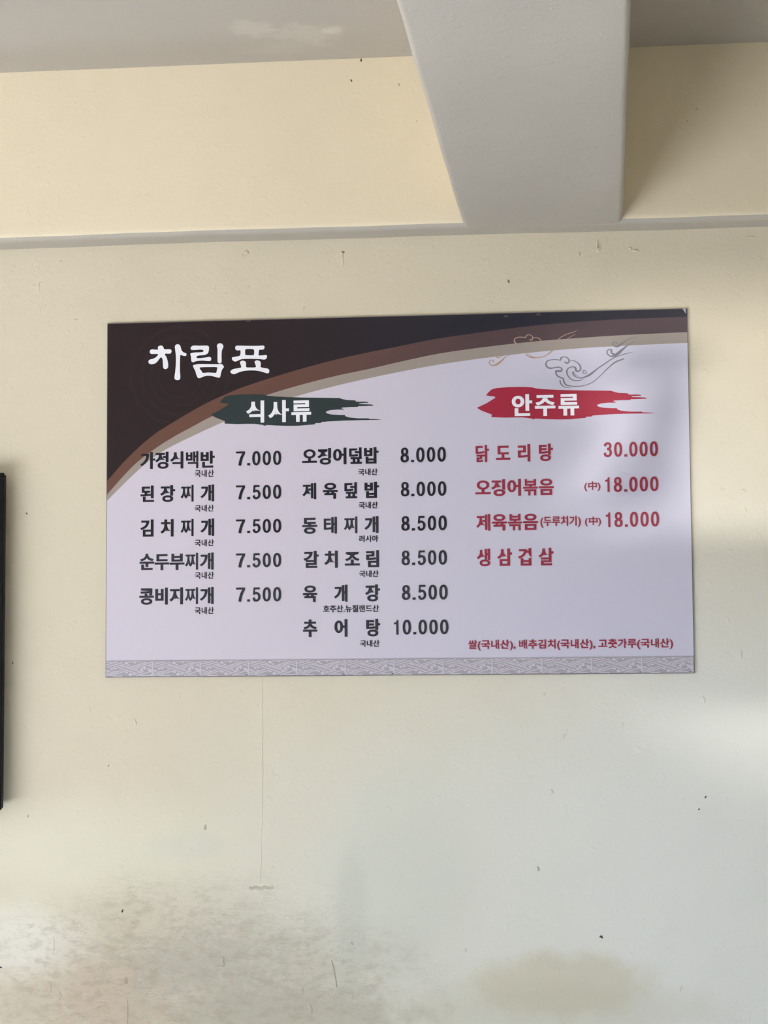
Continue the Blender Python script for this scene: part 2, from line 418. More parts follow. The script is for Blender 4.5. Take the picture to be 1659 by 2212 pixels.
# front sheet, rounded corners
LAY = [0]
def depth():
    LAY[0] += 1; return -TB - .00006 - .00002 * LAY[0]
def flat(name, vs, fs, mat, lab=None, parent=None):
    y = depth(); o = mesh(name, [(a, y, b) for a, b in vs], fs, mat, parent or board)
    if lab: o['label'] = lab
    return o
def fill(name, loops, mat, lab=None, y=None, parent=None):
    cu = bpy.data.curves.new(name, 'CURVE'); cu.dimensions = '2D'; cu.fill_mode = 'BOTH'
    for lp in loops:
        s = cu.splines.new('POLY'); s.points.add(len(lp) - 1); s.use_cyclic_u = True
        s.points.foreach_set('co', [c for (a, b) in lp for c in (a, b, 0, 1)])
    yy = depth() if y is None else y
    o = link(name, bpy.data.meshes.new(name), None, parent or board)
    if lab: o['label'] = lab
    PEND.append((cu, o, yy, mat)); return o
PEND = []
GROUPS = []
def finish_fills():
    GT = []
    tmps = []
    for cu, o, yy, mat in PEND:
        t = bpy.data.objects.new('t', cu); COL.objects.link(t); tmps.append(t)
    dg = bpy.context.evaluated_depsgraph_get(); dg.update()
    for (cu, o, yy, mat), t in zip(PEND, tmps):
        me = bpy.data.meshes.new_from_object(t.evaluated_get(dg)); nm = o.data.name
        n = len(me.vertices); c_ = np.zeros(n * 3); me.vertices.foreach_get('co', c_); c_ = c_.reshape(-1, 3)
        me.vertices.foreach_set('co', np.stack([c_[:, 0], np.full(n, yy), c_[:, 1]], -1).ravel()); me.update()
        me.materials.clear(); me.materials.append(mat); o.data = me; me.name = nm
    for ob_, mat, y0_, comps in GROUPS:
        V = []; F = []; ts = []
        for lps in comps:
            cu = bpy.data.curves.new('t', 'CURVE'); cu.dimensions = '2D'; cu.fill_mode = 'BOTH'
            for lp in lps:
                sp = cu.splines.new('POLY'); sp.points.add(len(lp) - 1); sp.use_cyclic_u = True
                sp.points.foreach_set('co', [c for (a, b) in lp for c in (a, b, 0, 1)])
            t = bpy.data.objects.new('t', cu); COL.objects.link(t); ts.append(t)
        GT.append((ob_, mat, y0_, ts))
    dg = bpy.context.evaluated_depsgraph_get(); dg.update()
    for ob_, mat, y0_, ts in GT:
        V = []; F = []
        for k, t in enumerate(ts):
            me = t.evaluated_get(dg).to_mesh(); o = len(V)
            V += [(v.co.x, y0_ - .000003 * (k % 4), v.co.y) for v in me.vertices]
            F += [tuple(q + o for q in p.vertices) for p in me.polygons]
            t.evaluated_get(dg).to_mesh_clear()
        me = bpy.data.meshes.new(ob_.name); me.from_pydata(V, [], F); me.update(); me.materials.append(mat); ob_.data = me
        tmps += ts
    for t in tmps:
        c_ = t.data; bpy.data.objects.remove(t); bpy.data.curves.remove(c_)
def crom(pts, k=6, closed=True):
    out = []; n = len(pts); P_ = np.array(pts, float)
    rng = range(n) if closed else range(n - 1)
    for i in rng:
        g = (lambda j: P_[j % n]) if closed else (lambda j: P_[min(max(j, 0), n - 1)])
        p0, p1, p2, p3 = g(i - 1), g(i), g(i + 1), g(i + 2)
        for s in range(k):
            t = s / k
            out.append(tuple(.5 * ((2 * p1) + (-p0 + p2) * t + (2 * p0 - 5 * p1 + 4 * p2 - p3) * t * t + (-p0 + 3 * p1 - 3 * p2 + p3) * t ** 3)))
    if not closed: out.append(tuple(P_[-1]))
    return out
E_ = .0015
fill('front_sheet', [[(E_, E_), (BWD - E_, E_), (BWD - E_, BHT - E_), (E_, BHT - E_)]], M_sheet)

# arched header bands
B1 = [(200, 1068), (232, 1038), (265.6, 1000), (304.5, 962), (335, 937), (366, 917), (413, 889), (451.5, 868), (490, 850.6), (528.6, 835), (605.8, 810), (683, 787.7), (760, 768.8), (860, 748.4),
      (939.6, 732.4), (1019, 720.8), (1098.7, 709.7), (1178, 701), (1257.8, 694.6), (1337.4, 689.8), (1417, 686.6), (1486, 684)]
B2 = [(200, 1098), (232, 1067), (265, 1030), (298, 997), (341, 965), (379.5, 941), (413, 923), (457, 899.5), (515, 874), (577, 853), (644, 833), (721.5, 813), (798.7, 796.6), (860, 782.5), (939.6, 765.4), (1019, 753.4),
      (1098.7, 743.5), (1178, 735.5), (1257.8, 729.6), (1337, 724.4), (1417, 720.4), (1486, 717.5)]
B3 = [(200, 1115), (231, 1082), (268, 1045), (293, 1021), (321, 996), (351, 975), (399, 950), (486, 910), (560, 881), (636.7, 857), (721.5, 834.4), (798.7, 816.7), (860, 804), (939.6, 789), (1019, 777), (1098.7, 767),
      (1178, 758.6), (1257.8, 752), (1337, 747.5), (1417, 743.5), (1487, 740.5)]
def band(name, low, mat, lab):
    c = crom([B(*p) for p in low], 8, False)
    c = [(min(max(a, E_), BWD - E_), b) for a, b in c]
    # clip where the curve meets the left edge
    k = max(i for i, (a, b) in enumerate(c) if a <= E_); c = c[k:]
    return fill(name, [[(E_, BHT - E_)] + c + [(BWD - E_, BHT - E_)]], mat, lab)
band('header_arch', B3, M_taupe, 'taupe outermost arch of the header')
band('header_arch', B2, M_brown, 'brown middle arch of the header')
band('header_arch', B1, M_dark, 'dark brown corner field of the header')
# the faint concentric rings behind the title
def ringmesh(name, c, r, wd, mat, ph=0, wob=0):
    V = []; F = []; n = 96
    for i in range(n):
        a = i / n * 6.2832; rr = r * (1 + wob * math.sin(a * 12 + ph))
        for s in (-.5, .5): V.append((c[0] + math.cos(a) * (rr + wd * s), c[1] + math.sin(a) * (rr + wd * s)))
        j = (i + 1) % n; F.append((2 * i, 2 * j, 2 * j + 1, 2 * i + 1))
    arc = np.array([B(*p) for p in B1])
    F = [f for f in F if all(V[q][1] > np.interp(V[q][0], arc[:, 0], arc[:, 1]) + .001 for q in f)]
    return flat(name, V, F, mat)
rc = B(388, 812)
for k, r_ in enumerate((.104, .100, .083, .079, .062, .045)): ringmesh('header_ring', rc, r_, .0009, M_ring, k, .012)

# ---- strokes
def stroke(pts, wds, k=5, caps=True, smooth=True):
    """variable width stroke in photo pixels -> (verts, faces) in board metres"""
    if not isinstance(wds, (list, tuple)): wds = [wds] * len(pts)
    P3_ = [(a, b, c) for (a, b), c in zip(pts, wds)]
    C = np.array(crom(P3_, k, False)) if smooth else np.array(P3_, float)
    V = []; F = []
    for i in range(len(C)):
        t = C[min(i + 1, len(C) - 1), :2] - C[max(i - 1, 0), :2]; t = t / (np.linalg.norm(t) + 1e-9)
        n = np.array([-t[1], t[0]]) * max(C[i, 2], .12) / 2
        V.append(B(*(C[i, :2] + n))); V.append(B(*(C[i, :2] - n)))
        if i: F.append((2 * i - 2, 2 * i - 1, 2 * i + 1, 2 * i))
    return V, F
def strokes(name, lst, mat, lab=None):
    y = depth(); V = []; F = []
    for j, (pts, wds) in enumerate(lst):
        v, f = stroke(pts, wds); o = len(V)
        V += [(a, y - .000004 * (j % 5), b) for a, b in v]; F += [tuple(q + o for q in ff) for ff in f]
    ob = mesh(name, V, F, mat, board)
    if lab: ob['label'] = lab
    return ob
def tr(pts, s, ox, oy): return [(ox + a / s, oy + b / s) for a, b in pts]
g = lambda pts: tr(pts, 6.9125, 1160, 710)
grey = [
 (g([(360,480),(300,462),(220,465),(160,480),(135,520),(145,565),(190,590),(250,585),(310,575),(355,585),(372,610),(350,635),(290,632),(283,660),(300,700),(340,725),(390,745),(400,790),(430,835),(490,855),(580,862),(700,850),(830,800),(950,700),(1060,590),(1170,500),(1300,450)]),
  [1.8]*3+[2.6]+[3.6]*3+[2.6]*3+[3.2]+[4]+[4]+[3.6]+[3]*3+[3.6]+[3.2]+[2.2]*2+[1.8]+[1.8]*2+[2.4]+[3]+[2.2]+[.6]),
 (g([(350,465),(362,435),(400,422),(445,430),(478,470),(470,505),(430,512),(415,488)]), [4.2,3.2,2,2.4,3.2,3.4,3,1.6]),
 (g([(480,475),(540,478),(600,505),(640,550),(652,600),(625,632),(585,632),(575,590),(545,570),(500,575),(460,600),(445,640),(460,700),(510,755),(570,775),(640,772),(710,755)]),
  [1,1.6,2.2,3,3.4,3,3.4,4.2,2.4,2,2.6,3.2,2.6,2.2,1.8,1.6,.5]),
 (g([(560,650),(535,650),(545,690),(590,725),(650,738),(720,720),(800,680),(900,600),(1010,525),(1130,445),(1240,400),(1340,370),(1435,350)]),
  [1,2.4,2.2,1.8,2.2,3.4,4.6,2.6,2.4,2.2,1.8,1.6,.5]),
 (g([(740,665),(700,670),(685,645),(700,622),(720,630),(745,665)]), [1.5,1.8,2,1.8,1.6,1.5]),
 (g([(545,655),(570,690),(620,718)]), [1.2,1.6,.6]),
 (g([(345,765),(350,810),(400,865),(510,888)]), [2.8,2.6,2,.6]),
 (g([(1105,325),(1110,360),(1160,385)]), [1.5,3.4,4]),
 (g([(1120,345),(1110,315),(1075,312),(1045,340),(1055,380),(1100,412),(1160,402),(1220,362),(1290,300),(1370,240),(1480,190)]), [2.6,2.6,2.2,2.6,2.6,2.6,5,6.4,4.2,2,.5]),
 (g([(1190,232),(1185,205),(1140,205),(1132,235),(1160,265),(1200,265),(1250,235),(1330,180),(1420,140),(1510,115)]), [1.6,2.6,2.2,2.6,2.4,4,5,2.6,1.4,.4])]
h = lambda pts: tr(pts, 8.295, 1040, 700)
orange = [
 (h([(630,355),(595,320),(590,280),(630,245),(700,235),(790,240)]), [3.2,3,2.4,2,1.8,2]),
 (h([(790,245),(810,205),(850,192),(900,210),(918,250),(900,285),(870,285),(868,262)]), [2.6,2,1.5,1.6,2.2,2.6,2.2,1.2]),
 (h([(925,245),(980,240),(1040,265),(1075,312)]), [1.6,1.4,2,2.2]),
 (h([(790,540),(830,575),(900,600),(1000,603),(1130,575),(1240,505),(1310,440),(1370,370),(1440,290)]), [1,1.8,2,1.6,1.8,2.6,2.4,1.6,.8]),
 (h([(840,540),(890,580),(970,600)]), [1.4,1.6,1]),
 (h([(720,400),(730,440),(780,500),(830,560)]), [1,1.4,1.4,1]),
 (h([(1355,290),(1420,240),(1500,195),(1580,165),(1659,140),(1720,105)]), [1.2,1.5,1.5,1.3,1.2,.4]),
 (h([(1530,270),(1600,225),(1690,180)]), [.8,1.2,.4])]
pink = [
 (h([(215,690),(210,655),(170,648),(140,680),(160,725),(220,742),(290,715),(370,650),(430,590),(520,550)]), [1.6,2,1.6,2,2,2.2,4.2,3.4,1.8,.4]),
 (h([(232,575),(255,548),(270,585),(310,600),(400,565)]), [1.2,1.8,2.4,2,.5])]
strokes('cloud_ornament', orange, M_orange, 'tan curling cloud line drawing over the arch')
strokes('cloud_ornament', pink, M_orange, 'small tan cloud curl left of the tan cloud')
strokes('cloud_ornament', grey, M_grey, 'grey curling cloud line drawing on the white field')

# ---- brush strokes behind the two section titles
b_ = lambda pts: tr(pts, 4.1475, 440, 840)
brush = [(62,230),(100,212),(150,188),(185,165),(222,142),(215,132),(180,128),(142,122),(160,98),(190,70),(230,58),(330,50),(470,48),(540,52),(575,62),(640,68),(760,74),(900,78),(1060,80),(1215,82),(1245,92),(1280,100),(1360,104),
         (1362,112),(1385,116),(1440,114),(1470,118),(1474,126),(1440,126),(1395,130),(1392,136),(1500,140),(1522,146),(1518,151),(1450,154),(1385,156),(1380,162),(1300,164),(1238,168),(1236,176),(1256,180),(1254,186),
         (1190,186),(1130,192),(1100,202),(1094,210),(1110,222),(1150,230),(1220,234),(1265,234),(1268,244),(1300,256),(1380,264),(1480,264),(1482,270),(1550,272),(1600,277),(1540,279),(1400,281),(1250,285),(1120,292),(1055,298),
         (1050,306),(1000,308),(996,318),(930,324),(850,331),(760,332),(680,330),(560,324),(555,330),(538,330),(534,324),(460,314),(380,314),(300,316),(195,312),(184,308),(190,296),(188,288),(150,274),(100,254)]
bb = b_(brush)
bshape = [B(*p) for p in bb]
fill('brush_stroke', [bshape], M_char, 'charcoal brush swash behind the left heading')
o0 = B(455.3, 895.5); o1 = B(825.7, 906.5); t0 = B(1030.5, 881); t1 = B(1417, 892)
s_ = (t1[0] - t0[0]) / (o1[0] - o0[0])
fill('brush_stroke', [[(t0[0] + (a - o0[0]) * s_, t0[1] + (b - o0[1]) * s_) for a, b in bshape]], M_red, 'red brush swash behind the right heading')

# ---- title lettering, hand traced rounded calligraphy
q_ = lambda pts: [B(*p) for p in tr(crom(pts, 5), 5.72, 310, 730)]
T = [
 [[(180,110),(205,95),(235,100),(250,125),(262,140),(325,140),(345,155),(343,180),(325,195),(265,198),(285,240),(302,300),(305,355),(290,380),(262,385),(243,365),(240,320),(235,265),(218,240),(195,262),(165,300),(130,320),(90,325),(65,310),(62,285),(80,268),(125,255),(158,235),(182,205),(155,198),(100,198),(80,185),(80,160),(100,143),(175,145),(178,125)]],
 [[(388,115),(395,90),(420,78),(448,88),(462,120),(470,150),(490,175),(525,190),(532,205),(522,222),(495,222),(458,213),(452,260),(450,400),(455,470),(452,505),(435,520),(405,520),(385,505),(383,480),(392,420),(400,320),(400,220),(393,160)]],
 [[(583,130),(590,110),(620,95),(700,97),(780,95),(805,105),(810,125),(805,165),(795,190),(770,205),(740,213),(700,215),(668,222),(655,235),(665,250),(720,248),(780,240),(820,235),(838,255),(828,282),(800,285),(720,280),(650,288),(620,300),(597,295),(590,275),(588,240),(580,200),(590,188),(640,180),(700,178),(735,172),(742,160),(735,150),(700,145),(620,150),(590,145)]],
 [[(908,100),(920,75),(945,66),(970,75),(987,100),(980,130),(968,160),(965,220),(966,290),(960,308),(940,315),(922,305),(915,280),(915,200),(915,140)]],
 [[(612,340),(640,330),(700,322),(900,325),(960,322),(985,340),(993,362),(975,385),(962,420),(948,480),(935,492),(900,485),(850,472),(790,468),(740,478),(695,497),(672,492),(655,460),(640,410),(620,370)],
  [(700,365),(730,362),(800,360),(890,360),(912,368),(908,395),(900,425),(885,432),(800,428),(735,432),(718,410),(695,378)]],
 [[(1133,120),(1145,98),(1180,96),(1300,98),(1420,98),(1480,95),(1495,110),(1490,135),(1470,145),(1432,148),(1425,180),(1425,215),(1470,215),(1515,212),(1527,228),(1518,255),(1490,268),(1440,262),(1380,260),(1300,258),(1220,262),(1180,275),(1140,292),(1112,285),(1093,262),(1100,240),(1140,232),(1185,222),(1197,205),(1197,155),(1160,155),(1138,142)],
  [(1258,148),(1280,138),(1340,138),(1362,145),(1368,160),(1365,205),(1345,215),(1275,213),(1258,205)]],
 [[(1193,310),(1200,290),(1225,280),(1255,290),(1267,310),(1270,360),(1320,365),(1385,362),(1383,330),(1372,300),(1385,282),(1410,277),(1440,290),(1450,320),(1448,358),(1480,370),(1530,378),(1552,395),(1552,425),(1535,437),(1500,430),(1440,412),(1380,403),(1310,402),(1240,408),(1180,425),(1130,445),(1100,445),(1075,425),(1080,405),(1110,385),(1160,375),(1205,365),(1203,340)]]]
for gi, grp in enumerate((T[0:2], T[2:5], T[5:7])):
    fill('title_syllable', [q_(lp) for shp in grp for lp in shp], M_white)

# ---- hangul lettering: syllable outlines in thousandths of the type size
STR = []
def text(s, x0, x1, top, bot, mat=None, ratio=1.0, bold=(1.0, 1.0), kind='menu_text'):
    STR.append((s, x0, x1, top, bot, mat or M_black, ratio, bold, kind))
RK = 'black dish name, row %s of the %s column'
K1, K2 = (1.7, .95), (.55, .35)
c1 = [('가정식백반', 303.5, 464, (450, 974), (310, 1013.5), 1), ('된장찌개', 303.5, 463, (460, 1046.5), (305, 1085.5), 1.34), ('김치찌개', 303.5, 463, (460, 1120), (305, 1160), 1.34),
      ('순두부찌개', 301.5, 462, (460, 1193.5), (305, 1232.5), 1), ('콩비지찌개', 301, 462, (460, 1268), (305, 1306.5), 1)]
for i, (s, a, b, t, u, r) in enumerate(c1): text(s, a, b, t, u, M_black if i < 3 else M_ink, r, K1)
for t, u in ((1015, 1030.5), (1090.6, 1105.3), (1165.3, 1180), (1235.4, 1250.3), (1311.4, 1326.5)): text('국내산', 420.8, 462.3, (440, t), (440, u), M_ink, 1, K2, 'origin_note')
c2 = [('오징어덮밥', 652.7, 818, (800, 966), (660, 1004.7), 1), ('제육덮밥', 653, 819, (800, 1041), (660, 1078.7), 1.34), ('동태찌개', 653, 818, (800, 1115), (660, 1153.6), 1.34),
      ('갈치조림', 656, 819, (800, 1188.5), (660, 1227.5), 1.34), ('육개장', 654.5, 821, (800, 1262.5), (660, 1301), 2.12), ('추어탕', 654.5, 821.5, (800, 1337), (660, 1376.3), 2.12)]
for i, (s, a, b, t, u, r) in enumerate(c2): text(s, a, b, t, u, M_black if i < 2 else M_ink, r, K1)
for s, a, b, t, u in (('국내산', 773.8, 815.8, 1012, 1026.7), ('국내산', 775, 816.5, 1084, 1098.5), ('러시아', 776, 817.2, 1156.3, 1171), ('국내산', 776, 818, 1232, 1246.8),
                      ('호주산.뉴질랜드산', 698, 818.7, 1306.7, 1322), ('국내산', 777.6, 819.8, 1382.5, 1397.3)):
    text(s, a, b, (800, t), (800, u), M_ink, 1, K2, 'origin_note')
R1 = (1.5, .85)
text('닭도리탕', 1027, 1194.3, (1180, 958.5), (1035, 999), M_rtxt, 1.42, R1)
text('오징어볶음', 1027, 1196.5, (1180, 1033.5), (1035, 1072.5), M_rtxt, 1, R1)
text('제육볶음', 1028.6, 1162.3, (1150, 1109), (1035, 1147), M_rtxt, 1, R1)
text('(두루치기)', 1167.2, 1254.6, (1200, 1115), (1200, 1139.7), M_rtxt, 1, (.75, .45))
text('생삼겹살', 1030, 1195.8, (1180, 1183.5), (1035, 1223.5), M_rtxt, 1.38, R1)
text('(中)', 1262, 1297, (1280, 1040), (1280, 1061.3), M_rtxt, 1, (.5, .4))
text('(中)', 1263.5, 1298.3, (1280, 1116), (1280, 1137.3), M_rtxt, 1, (.5, .4))
text('쌀(국내산), 배추김치(국내산), 고춧가루(국내산)', 1011, 1453.8, (1230, 1380.5), (1230, 1404), M_rtxt, 1, (.7, .55), 'footnote_text')
text('식사류', 532.5, 672.3, (600, 864.5), (600, 912.3), M_white, 1.1, (2.0, 1.35), 'heading_text')
text('안주류', 1105.5, 1250.8, (1180, 850.5), (1180, 898.8), M_white, 1.1, (2.0, 1.35), 'heading_text')

